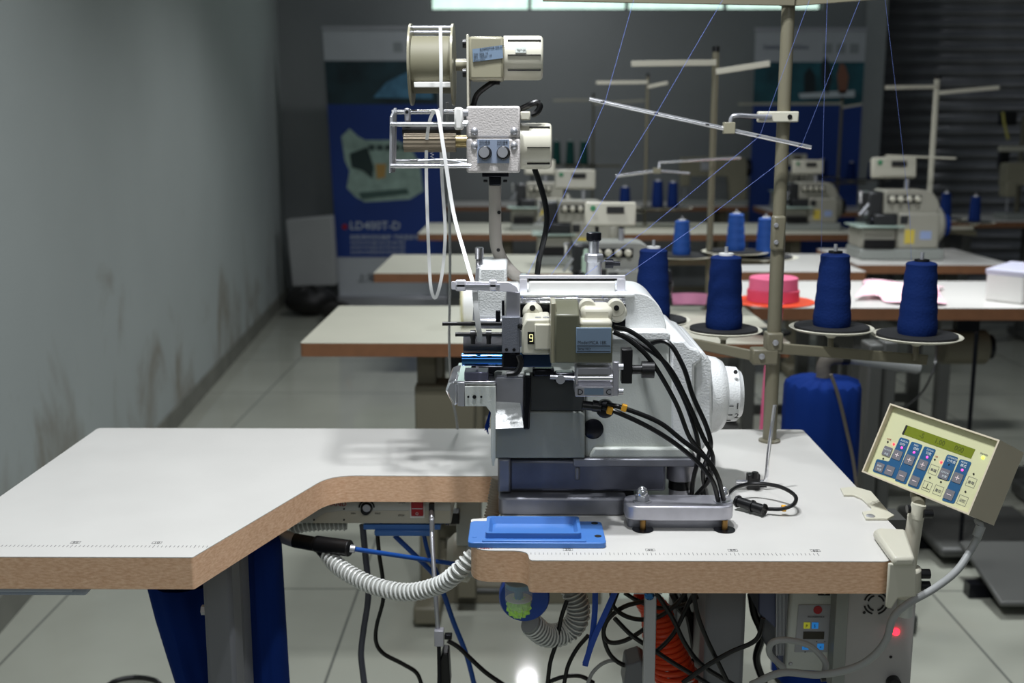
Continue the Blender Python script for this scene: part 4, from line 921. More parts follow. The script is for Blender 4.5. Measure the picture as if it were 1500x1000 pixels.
T6 = table('dark wood-edged table before the shutter at the far right', 2.45, 3.4, 6.5, 7.1, lx=(2.6, 3.1), legm='legd')
# clutter under tables: drive motors and pedals
def motor_unit(label, x, y, z=.62):
    t = thing('clutch_motor', label, 'motor', (x, y, z), None)
    MB().cyl((x-.09, y, z), (x+.05, y, z), .055, seg=24).build('motor_body', M['legb'], t, bevel=.006)
    MB().cyl((x+.05, y, z), (x+.07, y, z), .04, seg=24).build('pulley', M['dark'], t, bevel=.003)
    MB().bx(x-.05, x+.02, y-.02, y+.02, z+.05, .722).build('bracket', M['dark'], t)
    return t
motor_unit('beige round motor hung under the pink-cloth table at right', 1.42, 3.5, .60)
motor_unit('dark motor under the third-row left table', .12, 4.35, .60)
motor_unit('beige motor hung under the table just behind the front table', .22, 3.0, .62)
def pedal(label, x, y, w_=.26, d_=.3):
    t = thing('foot_pedal', label, 'foot pedal', (x, y, 0))
    MB().prism([V(x-w_/2, y-d_/2, .03), V(x+w_/2, y-d_/2, .03), V(x+w_/2, y+d_/2, .09), V(x-w_/2, y+d_/2, .09)], (0, 0, .015)).build('tread', M['legd'], t, bevel=.006)
    MB().bx(x-w_/2-.03, x+w_/2+.03, y-.02, y+.02, .0, .04).build('axle_bar', M['dark'], t)
    MB().cyl((x+w_/2-.02, y+.1, .08), (x+w_/2-.02, y+.1, .62), .006).build('pull_rod', M['dark'], t)
pedal('dark foot pedal with thin rod on the floor behind the control box', 1.40, 2.95)
pedal('dark foot pedal on the floor under the second table', -.10, 3.0, .13, .25)
# ------------------------------------------------------------------ overlock machine prototype (faces -Y, origin at base centre)
def overlock(label, loc, panel=True, extra=False, scale=1, tint='bgm', group='overlock machines on the back tables', rz=0):
    t = thing('overlock_machine', label, 'sewing machine', (0, 0, 0), group); Mt = M[tint]
    MB().bx(-.15, .15, -.09, .10, 0, .04).build('base', M['grey'], t, bevel=.006)
    MB().bx(-.02, .13, -.085, .09, .04, .17).build('bed', Mt, t, bevel=.008)
    MB().bx(-.15, -.02, -.075, .08, .04, .115).build('lower_housing', Mt, t, bevel=.01)
    MB().bx(-.17, .0, -.10, .07, .118, .124).build('cloth_plate', mat('mint_glazed_plate', 'a9bcb2', .2), t, bevel=.002)
    arm = roundpoly([V(-.07, -.07, .165), V(.12, -.07, .165), V(.135, -.07, .19), V(.10, -.07, .25), V(-.07, -.07, .25)], [.004, .01, .03, .03, .01])
    MB().prism(arm, (0, .13, 0)).build('arm', Mt, t, bevel=.004)
    MB().bx(-.125, -.07, -.06, .04, .15, .245).build('needle_head', M['bgd'], t, bevel=.008)
    MB().bx(-.105, -.02, -.082, -.04, .124, .165).build('looper_mechanism', M['bgd'], t, bevel=.006)
    for k in range(3): MB().cyl((-.15+k*.02, -.05, .16), (-.12+k*.02, -.055, .20+.01*k), .005, seg=10).build('thread_guide', M['steel'], t)
    MB().bx(-.015, .015, -.088, -.084, .13, .16).build('side_cover_plate', M['bgd'], t, bevel=.002)
    MB().bx(-.14, -.03, -.095, -.085, .045, .075).build('base_opening', M['black'], t)
    MB().bx(-.12, -.06, -.075, -.02, .122, .15).build('presser_foot', M['dark'], t, bevel=.004)
    MB().bx(-.06, .06, -.075, -.068, .205, .232).build('tension_panel', M['dark'], t)
    for k in range(4): MB().rev((-.045+k*.03, -.075, .219), (0, -1, 0), [(0, .011), (.01, .011), (.018, .007)], 16).build('tension_dial', M['cream2'], t)
    MB().rev((.13, .0, .12), (1, 0, 0), [(0, .07), (.02, .068), (.035, .05)], 28).build('belt_cover', Mt, t)
    MB().rev((.165, .0, .12), (1, 0, 0), [(0, .04), (.02, .04), (.024, .034)], 28).build('handwheel', M['bag'] if extra else M['dark'], t)
    MB().cyl((.03, .0, .25), (.03, .0, .285), .008, seg=12).build('pressure_screw', M['steel'], t)
    MB().rev((-.14, -.02, .2), (0, 0, 1), [(0, .006), (.03, .006), (.035, .009), (.045, .009)], 12).build('thread_post', M['chrome'], t)
    MB().bx(.005, .04, -.0865, -.085, .06, .11).build('warning_sticker', mat('yellow_sticker', 'c7b24a', .6), t)
    MB().bx(.06, .10, -.0865, -.085, .075, .105).build('info_sticker', mat('pale_blue_sticker', '8f9fc4', .6), t)
    if panel:
        p = MB().box((.0, .07, .325), (.16, .035, .075), Matrix.Rotation(-.15, 3, 'X')).build('panel_box', M['cream2'], t, bevel=.006)
        MB().box((.015, .05, .34), (.055, .004, .02), Matrix.Rotation(-.15, 3, 'X')).build('panel_display', M['ink'], p)
        for k in range(6): MB().rev((-.055+k*.022, .0545, .308), (0, -1, 0), [(0, .007), (.003, .006)], 12).build('panel_button', M['legg'], p)
        MB().rev((-.055, .0505, .345), (0, -1, 0), [(0, .009), (.003, .008)], 12).build('round_button', mat('green_button', '3f8a60', .5), p)
        MB().cyl((-.04, .08, .25), (-.04, .08, .30), .006, seg=10).build('panel_stalk', M['black'], t)
    t.location = loc; t.rotation_euler.z = rz; t.scale = (scale,)*3
    return t
def onT(px, Y, z=.76): p = P(px, 400, Y); return V(p.x, Y, z)
G = None
OV1 = overlock('white overlock machine with button panel, directly behind the main machine on the second table', onT(903, 3.02), tint='bgm2', group=G, scale=.88)
OV1.location.x = P(897, 350, 3.02).x; OV1.location.y = 3.05
OV4 = overlock('overlock machine on the fourth-row table just right of the tall pole', onT(1180, 5.98))
OV2 = dup(OV4, onT(842, 4.40), 'small overlock machine with panel on the third-row table left of centre', group=G)
OV3 = overlock('large shaded overlock machine with blue handwheel on the right brown-edged table', onT(1308, 4.62), extra=True, scale=1.12, group=G)
OV5 = dup(OV4, onT(790, 5.95), 'overlock machine on the fourth-row table left of the black feeder cable', group=G)
OV6 = dup(OV4, onT(1160, 7.6), 'far overlock machine on the last table before the right banner', group=G)
# far flat-bed machines
def lockstitch(label, loc, rz=0, s=1):
    t = thing('lockstitch_machine', label, 'sewing machine', (0, 0, 0))
    MB().bx(-.24, .24, -.09, .09, 0, .03).build('bed_plate', M['grey'], t, bevel=.005)
    a = roundpoly([V(-.24, -.05, .2), V(-.24, -.05, .33), V(.2, -.05, .34), V(.23, -.05, .3), V(.23, -.05, .03), V(.12, -.05, .03), V(.10, -.05, .2)], [.01, .02, .03, .02, .004, .004, .03])
    MB().prism(a, (0, .1, 0)).build('arm', M['cream'], t, bevel=.008)
    MB().bx(-.235, -.17, -.055, .055, .13, .22).build('needle_head', M['cream'], t, bevel=.01)
    MB().cyl((-.2, 0, .04), (-.2, 0, .13), .006).build('needle_bar', M['steel'], t)
    MB().rev((.23, 0, .26), (1, 0, 0), [(0, .06), (.02, .065), (.035, .055)], 28).build('handwheel', M['dark'], t)
    MB().bx(-.1, -.04, -.056, -.05, .24, .30).build('tension_unit', M['steel'], t, bevel=.004)
    t.location = loc; t.rotation_euler.z = rz; t.scale = (s,)*3; return t
lockstitch('cream flat-bed sewing machine on the far table behind the second pole', onT(1040, 8.1), s=1.0)
lockstitch('cream flat-bed sewing machine at the right picture edge before the shutter', V(P(1530, 300, 6.7).x, 6.75, .76), s=1.0)
WL = thing('tape_feeder', 'small tape feeder head with yellow tube above the flat-bed machine at the right edge', 'tape feeder', (P(1485, 300, 6.9).x, 6.95, .76))
MB().cyl((P(1490, 300, 6.95).x, 6.95, .76), (P(1490, 300, 6.95).x, 6.95, P(1490, 170, 6.95).z), .015).build('pole', M['legb'], WL)
MB().pb(1470, 162, 1490, 184, 6.9, .08).build('head_box', M['black'], WL, bevel=.01)
MB().pb(1466, 214, 1510, 222, 6.9, .04).build('side_arm', M['cream2'], WL, bevel=.004); MB().pb(1466, 222, 1478, 246, 6.9, .04).build('clamp', M['black'], WL, bevel=.004)
MB().tube([P(1469, 164, 6.88), P(1471, 180, 6.88), P(1477, 204, 6.88)], .008).build('yellow_tube', mat('dull_yellow_tube', 'b5ad5a', .5), WL)
# a few thread items around the left of machine: reel of tape behind machine head
t = thing('tape_reel', 'pale tape reel with yellowish rim standing on the second table behind the machine head', 'reel', PZ(686, 478, .76))
c = P(688, 441, 2.95); c.z = .76+.055; t.location = (c.x, 2.95, .76)
MB().cyl(V(c.x-.022, 2.95, c.z), V(c.x-.016, 2.95, c.z), .055, seg=36).build('rim', mat('yellowed_plastic', 'c9c39a', .5), t)
MB().cyl(V(c.x-.016, 2.95, c.z), V(c.x+.02, 2.95, c.z), .05, seg=36).build('roll', M['tape'], t)
# ------------------------------------------------------------------ background thread stands
def bstand(label, x, y, ztop=1.48, lw=-.22, rw=.14, m='pole', r=.0095, larm=True, zl=1.06):
    t = thing('thread_stand', label, 'thread stand', (x, y, .76))
    MB().cyl((x, y, .76), (x, y, ztop), r, seg=16).build('pole', M[m], t)
    MB().cyl((x, y, ztop), (x, y, ztop+.015), r*1.1, seg=16).build('pole_cap', M['black'], t)
    MB().bar((x, y-.012, ztop-.03), (x+lw, y-.012-.02, ztop-.034), .004, .016).build('top_arm', M['cream2'], t, bevel=.001)
    MB().bar((x, y-.012, ztop-.055), (x+rw, y-.06, ztop-.035), .004, .016).build('top_arm', M['cream2'], t, bevel=.001)
    MB().rev((x, y, .76), (0, 0, 1), [(0, .02), (.004, .02), (.006, .012)], 16).build('pole_foot', M[m], t)
    if larm: MB().bar((x-.2, y-.02, zl), (x+.2, y+.02, zl), .006, .016).build('spool_arm', M[m], t, bevel=.001)
    return t
def bspool(t, label, px, py, Y, h_px, w_px, thread='spring', top=1.03, pin=True, dish=True, grp=None):
    c = P(px, py, Y); s = sy(Y)
    if dish:
        MB().rev(c+V(0, 0, -.004), (0, 0, 1), [(-.01, .008), (0, .03), (.002, w_px*1.8*s*.5*1.9), (.004, w_px*1.8*s*.5*1.95), (.003, w_px*1.6*s)], 28).build('spool_dish', M['tray'], t)
        MB().cyl(c+V(0, 0, -.001), c+V(0, 0, .003), w_px*1.45*s, seg=28).build('foam_pad', M['felt'], t)
    sp = spool_mesh('s', label, px, py, Y, w_px*.5*s, w_px*.38*s, h_px*s, grp, M[thread]); sp.location = c+V(0, 0, .003)
    if pin: MB().cyl(c, c+V(0, 0, h_px*s+.016), .0025, seg=8).build('spool_pin', M['steel'], t)
SB = bstand('beige thread stand on the second row, left of the tall front pole', P(1043, 250, 3.25).x, 3.25, ztop=P(1047, 76, 3.25).z, lw=-.24, rw=.14, zl=P(1043, 384, 3.25).z)
for px, py, h, w_, l in ((998, 374, 50, 27, 'blue spool before the grey machines, just right of the button panel'), (1077, 368, 54, 28, 'blue spool between the second-row pole and the tall front pole'), (1120, 376, 56, 28, 'blue spool touching the left side of the tall front pole')):
    bspool(SB, l, px, py, 3.25, h, w_, thread='spring2')
a, b = P(966, 238, 3.2), P(1085, 231, 3.2); MB().cyl(a, b, .003).build('guide_rod', M['chrome'], SB)
a, b = P(902, 258, 3.15), P(1010, 253, 3.15)
MB().cyl(P(902, 258, 3.15), P(962, 250, 3.16), .004).build('guide_rod', M['chrome'], SB); MB().cyl(P(962, 250, 3.16), P(1010, 254, 3.17), .003).build('guide_rod', M['steel'], SB)
MB().pb(957, 246, 968, 254, 3.15, .015).build('guide_clamp', M['cream'], SB); MB().cyl(P(966, 238, 3.2), P(965, 248, 3.16), .003).build('clamp_stem', M['steel'], SB)
SC = bstand('slim pale thread stand before the shutter at the right', P(1364, 250, 4.7).x, 4.7, ztop=P(1368, 116, 4.7).z, lw=-.22, rw=.23, m='cream2', zl=P(1364, 334, 4.7).z, r=.011)
for px, py, l in ((1384, 320, 'small blue spool at the right, left one of the pair before the shutter'), (1427, 325, 'small blue spool at the right, right one of the pair before the shutter')):
    bspool(SC, l, px, py, 4.75, 36, 17)
MB().cyl(P(1297, 228, 4.6), P(1400, 232, 4.6), .004).build('guide_rod', M['cream2'], SC)
MB().bar(P(1362, 336, 4.7), P(1430, 342, 4.75), .006, .02).build('spool_arm', M['pole'], SC)
SD = bstand('thread stand on the fourth-row table left of centre, with blue spools', P(946, 250, 6.2).x, 6.2, ztop=P(948, 112, 6.2).z, lw=-.28, rw=.1, r=.008, zl=P(946, 306, 6.2).z)
SD.location.z = .76
for px, py, h, w_, l in ((915, 309, 34, 18, 'blue spool above the white button panel, left of a pair'), (963, 304, 38, 18, 'blue spool right of the panel, left one of the close pair'), (985, 304, 36, 17, 'blue spool right of the panel, right one of the close pair')):
    bspool(SD, l, px, py, 6.15, h, w_)
SE = bstand('far thread stand with green spools, right of the feeder motor', P(868, 250, 7.95).x, 7.95, ztop=P(910, 140, 7.95).z, lw=-.28, rw=.35, r=.008, zl=P(840, 243, 7.95).z)
for px, l in ((815, 'dark green spool beside the lower feeder motor, left of three'), (835, 'dark green spool, middle of the three beside the feeder motor'), (855, 'dark green spool, right of the three beside the feeder motor')):
    bspool(SE, l, px, 241, 7.95, 33, 13, thread='green', pin=False)
SF = bstand('far thread stand before the right banner', P(1228, 250, 7.7).x, 7.7, ztop=P(1229, 145, 7.7).z, lw=-.7, rw=.12, r=.010, zl=P(1229, 268, 7.7).z, m='legb')
for px, py, l in ((1204, 259, 'dark blue spool before the right banner, left of three'), (1246, 263, 'dark blue spool by the pillar foot, middle of three'), (1277, 263, 'dark blue spool right of the pillar, right of three')):
    bspool(SF, l, px, py, 7.65, 24, 15)
# ------------------------------------------------------------------ things on the tables behind
PK = thing('ribbon_reel', 'orange disc carrying two stacked rolls of pink ribbon, left of the tall pole', 'ribbon reel', (P(1132, 441, 2.85).x, 2.85, .76))
c = P(1132, 441, 2.85); s = sy(2.85)
MB().rev(c+V(0, 0, -.002), (0, 0, 1), [(0, .104), (.002, .106), (.004, .104)], 48).build('disc', M['orange'], PK)
MB().rev(c+V(0, 0, .002), (0, 0, 1), [(0, .064), (.001, .066), (.028, .066), (.029, .064)], 40).build('ribbon_roll', mat('rose_ribbon', 'd84a68', .7), PK)
MB().rev(c+V(0, 0, .031), (0, 0, 1), [(0, .060), (.001, .062), (.030, .061), (.032, .057)], 40).build('ribbon_roll', M['pink'], PK)
MB().cyl(V(c.x, c.y, .76), c+V(0, 0, .12), .006).build('spindle', M['legb'], PK)
MB().rev((c.x, c.y, .76), (0, 0, 1), [(0, .05), (.006, .05), (.01, .02)], 24).build('reel_foot', M['dark'], PK)
MB().tube([c+V(.0, -.06, .01), c+V(-.02, -.12, -.05), V(c.x-.03, 2.672, .77), V(c.x-.04, 2.668, .70), V(c.x-.05, 2.66, .45), V(c.x-.06, 2.66, .25)], (.016, .001), 8, flat=(1, 0, 0)).build('hanging_ribbon', M['pink'], PK)
t = MB().tube([P(985, 438, 3.2), P(1010, 437, 3.18), P(1035, 438, 3.2)], (.0015, .018), 8, flat=(0, 1, 0)).build('pink_ribbon', mat('mauve_ribbon', 'd88fb4', .7))
tag(t, 'short mauve ribbon strip stretched behind the left spools', 'ribbon')
def cloth(u, v):
    p0, p1, p2, p3 = PZ(1250, 441, .76), PZ(1385, 449, .76), PZ(1395, 424, .76), PZ(1262, 416, .76)
    p = (p0*(1-u)+p1*u)*(1-v)+(p3*(1-u)+p2*u)*v
    p = p+V(0.03*math.sin(9*u+3*v), .03*math.sin(7*u), 0)
    return (p.x, p.y, .764+.018*(1+math.sin(11*u+5*v))*(.4+.6*math.sin(math.pi*v))*(1-.5*u))
t = MB().grid(cloth, 30, 16).build('pink_cloth', M['pinkl'], solid=.003, subsurf=1)
tag(t, 'crumpled pale pink cloth lying on the white table behind the front spools', 'cloth')
WB = thing('plastic_box', 'white plastic box with grey lid at the right end of the pink-cloth table', 'box', onT(1500, 3.45))
a = P(1455, 430, 3.36); MB().prism([V(a.x, 3.42, .761), V(a.x+.08, 3.34, .761), V(a.x+.26, 3.48, .761), V(a.x+.16, 3.62, .761)], (0, 0, .085)).build('box_body', M['white'], WB, bevel=.006)
MB().prism([V(a.x-.004, 3.42, .842), V(a.x+.08, 3.335, .842), V(a.x+.265, 3.48, .842), V(a.x+.16, 3.625, .842)], (0, 0, .018)).build('box_lid', mat('lilac_grey_lid', 'b9b9c9', .4), WB, bevel=.004)
# small clutter: marker on second-row machine, thread can
c = P(858, 398, 2.95)
MB().rev(c, (0, 0, 1), [(0, .011), (.04, .011), (.045, .007), (.06, .006)], 16).cyl(V(c.x, c.y, .90), c, .004, seg=10).build('oil_cup', mat('pale_green_cup', 'a9bfae', .4), base=(0, 0, 0))
oc_ = bpy.data.objects['oil_cup']; bpy.context.view_layer.update(); oc_.parent = OV1; oc_.matrix_parent_inverse = OV1.matrix_world.inverted()
# ------------------------------------------------------------------ banners
def banner(label, x0, x1, ztop, zbot, Y, lean=0, sub=None):
    t = thing('roll_up_banner', label, 'banner', ((x0+x1)/2, Y, 0))
    def q(a, b, z0, z1, d=0): 
        l = lambda z: lean*(ztop-z)
        return [V(x0+(x1-x0)*a+l(z1), Y-d, z1), V(x0+(x1-x0)*b+l(z1), Y-d, z1), V(x0+(x1-x0)*b+l(z0), Y-d, z0), V(x0+(x1-x0)*a+l(z0), Y-d, z0)]
    H = ztop-zbot; L = lambda f: ztop-H*f
    MB().prism(q(0, 1, zbot, ztop), (0, .004, 0)).build('banner_sheet', mat('banner_white_vinyl', 'b9bec2', .5), t, smooth=False)
    MB().prism(q(0, 1, L(.27), L(.115), .001), (0, .001, 0)).build('picture_band', mat('banner_dark_teal', '20383f' if not sub else '1e5560', .5, var=.5, vscale=5), t, smooth=False)
    MB().prism(q(0, 1, L(.83), L(.27), .001), (0, .001, 0)).build('blue_field', mat('banner_blue', '163a86', .5, var=.12, vscale=2), t, smooth=False)
    MB().bx(x0+lean*H-.01, x1+lean*H+.01, Y-.06, Y+.06, 0, .08).build('banner_base', M['steel'], t, bevel=.01)
    MB().bx(x0-.005, x1+.005, Y-.008, Y+.012, ztop-.01, ztop+.012).build('top_rail', M['steel'], t)
    MB().cyl(((x0+x1)/2, Y+.02, .05), ((x0+x1)/2, Y+.02, ztop), .008).build('support_pole', M['steel'], t)
    for k in range(3): MB().prism(q(.62+.12*k, .70+.12*k, L(.085), L(.05), .001), (0, .001, 0)).build('logo_square', mat('banner_grey_mark', '949a9c', .6), t)
    return t, q, L
x0 = P(474, 100, 8.2).x; x1 = x0+.80; zt_ = P(474, 41, 8.2).z
BN, q, L = banner('blue roll-up banner with an overlock machine picture, left on the back wall', x0, x1, zt_, .03, 8.2, lean=.035)
MB().prism([V(x0+.35, 8.198, L(.245)), V(x0+.78, 8.198, L(.25)), V(x0+.75, 8.198, L(.165)), V(x0+.62, 8.198, L(.15)), V(x0+.45, 8.198, L(.19))], (0, .001, 0)).build('fabric_picture', mat('banner_sky_blue', '4f7f9c', .6, var=.4, vscale=12), BN)
mp_ = [(500, 200), (512, 188), (525, 200), (535, 205), (580, 205), (600, 215), (615, 240), (620, 280), (600, 292), (535, 296), (520, 288), (508, 275), (512, 250), (505, 235)]
MB().prism([P(x, y, 8.197) for x, y in mp_], (0, .001, 0)).build('machine_picture', mat('banner_pale_green', '9fb8ac', .6, var=.2, vscale=14), BN)
MB().prism([P(x, y, 8.195) for x, y in ((512, 225), (538, 215), (548, 245), (545, 262), (532, 250), (515, 245))], (0, .001, 0)).build('picture_detail', mat('banner_dark_green', '2b3d3b', .6), BN)
MB().prism([P(x, y, 8.195) for x, y in ((525, 282), (596, 276), (600, 284), (530, 292))], (0, .001, 0)).build('picture_detail', mat('banner_dark_green_base', '4a635c', .6), BN)
for k in range(5): MB().prism([P(540+k*12, 212, 8.195), P(549+k*12, 212, 8.195), P(549+k*12, 220, 8.195), P(540+k*12, 220, 8.195)], (0, .001, 0)).build('picture_detail', mat('banner_dark_dial', '3d4e4c', .6), BN)
MB().prism([P(x, y, 8.195) for x, y in ((550, 240), (566, 240), (564, 260), (552, 262))], (0, .001, 0)).build('picture_sticker', mat('banner_orange_spot', 'c09a58', .6), BN)
text('LD400T-D', .085, P(512, 336, 8.196), (1, 0, 0), (0, 0, 1), M['inkw'], BN); MB().rev(P(505, 332, 8.196), (0, -1, 0), [(0, .02), (.001, .02)], 12).build('red_bullet', M['red'], BN)
text('超高速四线包缝机 节能直驱电机', .038, P(513, 350, 8.196), (1, 0, 0), (0, 0, 1), M['inkw'], BN)
for y in (357, 364, 371): text('自动剪线 吸风装置 高效节能 操作简便', .024, P(513, y, 8.196), (1, 0, 0), (0, 0, 1), M['inkw'], BN)
text('上海', .07, P(523, 412, 8.196), (1, 0, 0), (0, 0, 1), M['ink'], BN); text('缝纫机有限公司', .035, P(552, 410, 8.196), (1, 0, 0), (0, 0, 1), M['ink'], BN)
x0 = P(1105, 100, 8.2).x
BN2, q, L = banner('blue roll-up banner with people picture, on the back wall beside the pillar', x0, x0+.78, P(1105, 43, 8.2).z, .03, 8.2, sub=1)
for (pts_, c_) in ((((1178, 108), (1186, 98), (1194, 110), (1194, 135), (1178, 136)), '1c2b30'), (((1202, 95), (1209, 82), (1217, 96), (1219, 118), (1212, 140), (1204, 122)), '27343c'), (((1226, 110), (1231, 92), (1238, 96), (1243, 112), (1240, 137), (1229, 138)), '8a5f4c')):
    MB().prism([P(x, y, 8.196) for x, y in pts_], (0, .001, 0)).build('printed_person', mat('banner_figure_'+c_, c_, .6), BN2)
MB().prism([P(x, y, 8.196) for x, y in ((1170, 137), (1252, 132), (1252, 142), (1172, 144))], (0, .001, 0)).build('printed_band', M['inkw'], BN2)
text('Sewing Machine', .05, P(1118, 72, 8.196), (1, 0, 0), (0, 0, 1), mat('navy_ink', '22305a', .6), BN2)
# white board and dark bags in the corner
t = tag(MB().prism([P(418, 322, 8.0), P(486, 316, 8.0), P(492, 418, 8.0), P(428, 420, 8.0)], (0, .12, 0)).build('foam_box', mat('dusty_white_carton', 'a5a7a6', .8), bevel=.01), 'dusty white carton standing on dark bags in the back left corner', 'carton')
def bagf(cx, cy, w_, h_, d_):
    def f(u, v):
        a = 2*math.pi*u; ph = math.pi*(v-.5)
        r_ = 1+.12*math.sin(5*a+3*v)+.08*math.sin(9*a)
        return (cx+w_*r_*math.cos(a)*math.cos(ph), cy+d_*math.sin(a)*math.cos(ph), max(0, h_*(.5+.5*math.sin(ph))*(1+.06*math.sin(7*a))))
    return f
c = P(452, 430, 8.05); tag(MB().grid(bagf(c.x+.06, 7.8, .17, .20, .15), 28, 14).build('plastic_sack', mat('black_sack', '161514', .5, var=.3), base=(c.x, 7.8, 0)), 'crumpled black sack under the white carton in the back left corner', 'sack')
c = P(492, 425, 7.9); tag(MB().grid(bagf(c.x+.06, 7.55, .10, .13, .09), 28, 14).build('plastic_sack', mat('dark_brown_sack', '1d1a17', .6, var=.3), base=(c.x, 7.55, 0)), 'smaller dark sack on the floor at the left banner foot', 'sack')
# ------------------------------------------------------------------ under the front table
VB = thing('suction_control_box', "grey control box with red switch and dial, hung under the front table notch", 'control box', P(540, 760, 1.66))
YV = 1.66
MB().pb(372, 726, 661, 767, YV, .10).build('case', M['lgrey'], VB, bevel=.002)
cv = [(455, 766), (660, 766), (660, 756), (490, 749), (473, 752), (462, 758)]
MB().prism([P(x, y, YV-.0006) for x, y in ((458, 766), (659, 766), (659, 748), (498, 748), (476, 751), (464, 758))], (0, .0005, 0)).build('cream_band', M['cream2'], VB)
text('GRAND', .0105, P(471, 741, YV-.0008), (1, 0, 0), (0, 0, 1), M['inkr'], VB, width=1.05)
kb = MB().rev(P(537, 744, YV-.0008), (0, -1, 0), [(0, .0095), (.004, .009), (.012, .0075)], 24).build('dial_knob', M['black'], VB)
MB().rev(P(537, 744, YV-.0129), (0, -1, 0), [(0, .0062), (.001, .006)], 20).build('knob_cap', M['steel'], kb)
MB().tube([P(537+11*math.cos(a), 743+10*math.sin(a), YV-.001) for a in [math.radians(180+20*k) for k in range(10)]], .0012, 6, smooth=False).build('dial_scale', M['ink'], VB)
text('MIN', .0042, P(514, 753, YV-.0012), (1, 0, 0), (0, 0, 1), M['ink'], VB); text('MAX', .0042, P(549, 753, YV-.0012), (1, 0, 0), (0, 0, 1), M['ink'], VB)
text('OPEN', .0042, P(583, 737, YV-.0012), (1, 0, 0), (0, 0, 1), M['ink'], VB); text('STOP', .0042, P(583, 756, YV-.0012), (1, 0, 0), (0, 0, 1), M['ink'], VB)
sw = MB().pb(600, 732, 622, 759, YV-.004, .004).build('switch_frame', M['white'], VB, bevel=.0008)
MB().pb(602, 734, 620, 756, YV-.008, .006).build('rocker', M['red'], sw, bevel=.001); text('O', .006, P(608.5, 754, YV-.0085), (1, 0, 0), (0, 0, 1), M['inkw'], sw)
MB().pb(603, 744.6, 619, 745.4, YV-.0085, .0004).build('rocker_line', M['inkw'], sw)
for x, y in ((460, 761), (504, 745), (504, 761)):
    p = P(x, y, YV-.001); MB().cyl(p, p+V(0, -.001, 0), .0014, seg=10).build('case_screw', M['black'], VB)
MB().pb(532, 768, 645, 776, YV+.01, .05).build('hanger_plate', M['blue'], VB, bevel=.001)
MB().pb(548, 776, 632, 786, YV+.006, .06).build('bracket_box', M['blue'], VB, bevel=.003)
MG = thing('motor_housing', 'pale grey motor housing with rounded cream end under the back of the front table', 'motor', P(680, 850, 1.9))
MB().pb(668, 733, 705, 800, 1.86, .06).build('housing', M['lgrey'], MG, bevel=.003)
MB().pb(683, 800, 702, 846, 1.86, .06).build('housing_leg', M['lgrey'], MG, bevel=.003)
m = MB().rev(P(656, 815, 1.90), (1, 0, 0), [(0, .030), (.012, .042), (.035, .045), (.04, .04)], 32); m.build('motor_end', M['cream2'], MG)
MB().pb(655, 752, 673, 768, 1.82, .03).build('clamp', M['black'], MG, bevel=.002)
def hose(pts, r, name, label, cat, m_, coil=0, pitch=.0075, wire=.0016, wm=None):
    t = thing(name, label, cat, pts[0])
    MB().tube(pts, r*.9 if coil else r, 16).build('hose_wall' if coil else 'hose', m_, t)
    if coil:
        # resample centre line, run one helix around it
        q = []; ext = [pts[0]*2-pts[1]]+list(pts)+[pts[-1]*2-pts[-2]]
        for i in range(1, len(ext)-2):
            for k in range(20):
                s = k/20; a, b, c, d = ext[i-1:i+3]; q.append(.5*((2*b)+(c-a)*s+(2*a-5*b+4*c-d)*s*s+(3*b-a-3*c+d)*s**3))
        L = [0]
        for i in range(1, len(q)): L.append(L[-1]+(q[i]-q[i-1]).length)
        N = int(L[-1]/pitch*14); out = []; j = 0; u = None
        for k in range(N):
            l = L[-1]*k/N
            while j < len(L)-2 and L[j+1] < l: j += 1
            f = (l-L[j])/max(1e-9, L[j+1]-L[j]); p = q[j].lerp(q[j+1], f); d = (q[min(j+2, len(q)-1)]-q[max(j-1, 0)]).normalized()
            if u is None: u = d.orthogonal().normalized()
            u = (u-d*u.dot(d)).normalized(); w_ = d.cross(u); a = 2*math.pi*l/pitch
            out.append(p+u*(r*math.cos(a))+w_*(r*math.sin(a)))
        MB().tube(out, wire, 5, smooth=False).build('spiral_rib', wm or M['white'], t)
    return t
Yh = 1.60
clr = mat('milky_hose_wall', '9a9b96', .3)
H1 = hose([P(x, y, Yy) for x, y, Yy in ((478, 808, 1.60), (492, 826, 1.58), (520, 845, 1.55), (555, 860, 1.52), (600, 867, 1.49), (645, 856, 1.46), (672, 836, 1.44), (694, 812, 1.44))], .0115, 'spiral_hose', 'white spiral hose drooping from a black joint to the underside of the front table', 'hose', clr, 1, .0082, .0019, M['spiral'])
J = thing('hose_joint', 'black hose joint with a chrome pipe end under the notch of the front table', 'hose joint', P(470, 798, 1.60))
MB().tube([P(395, 776, 1.64), P(415, 785, 1.62), P(434, 792, 1.61)], .011, 16).build('metal_pipe', M['steel'], J)
MB().cyl(P(431, 791, 1.61), P(463, 797, 1.60), .011, seg=20).build('joint_sleeve', M['black'], J, bevel=.001)
MB().cyl(P(462, 796, 1.60), P(513, 803, 1.58), .0125, seg=20).build('joint_body', M['black'], J, bevel=.002)
MB().cyl(P(470, 800, 1.60), P(480, 812, 1.60), .0115, seg=20).build('joint_branch', M['black'], J)
MB().cyl(P(513, 803, 1.58), P(520, 804, 1.58), .006).build('air_fitting', M['steel'], J)
hose([P(x, y, 1.70) for x, y in ((425, 776), (450, 771), (480, 769), (508, 769))], .008, 'spiral_hose', 'thin clear spiral hose lying level under the grey control box', 'hose', clr, 1, .007, .0012, M['spiral'])
BLM = mat('blue_air_hose', '1d4f9e', .35)
hose([P(x, y, z_) for x, y, z_ in ((520, 804, 1.58), (560, 810, 1.6), (620, 819, 1.64), (692, 829, 1.68))], .0036, 'air_hose', 'blue air hose running level from the black joint to the right', 'hose', BLM)
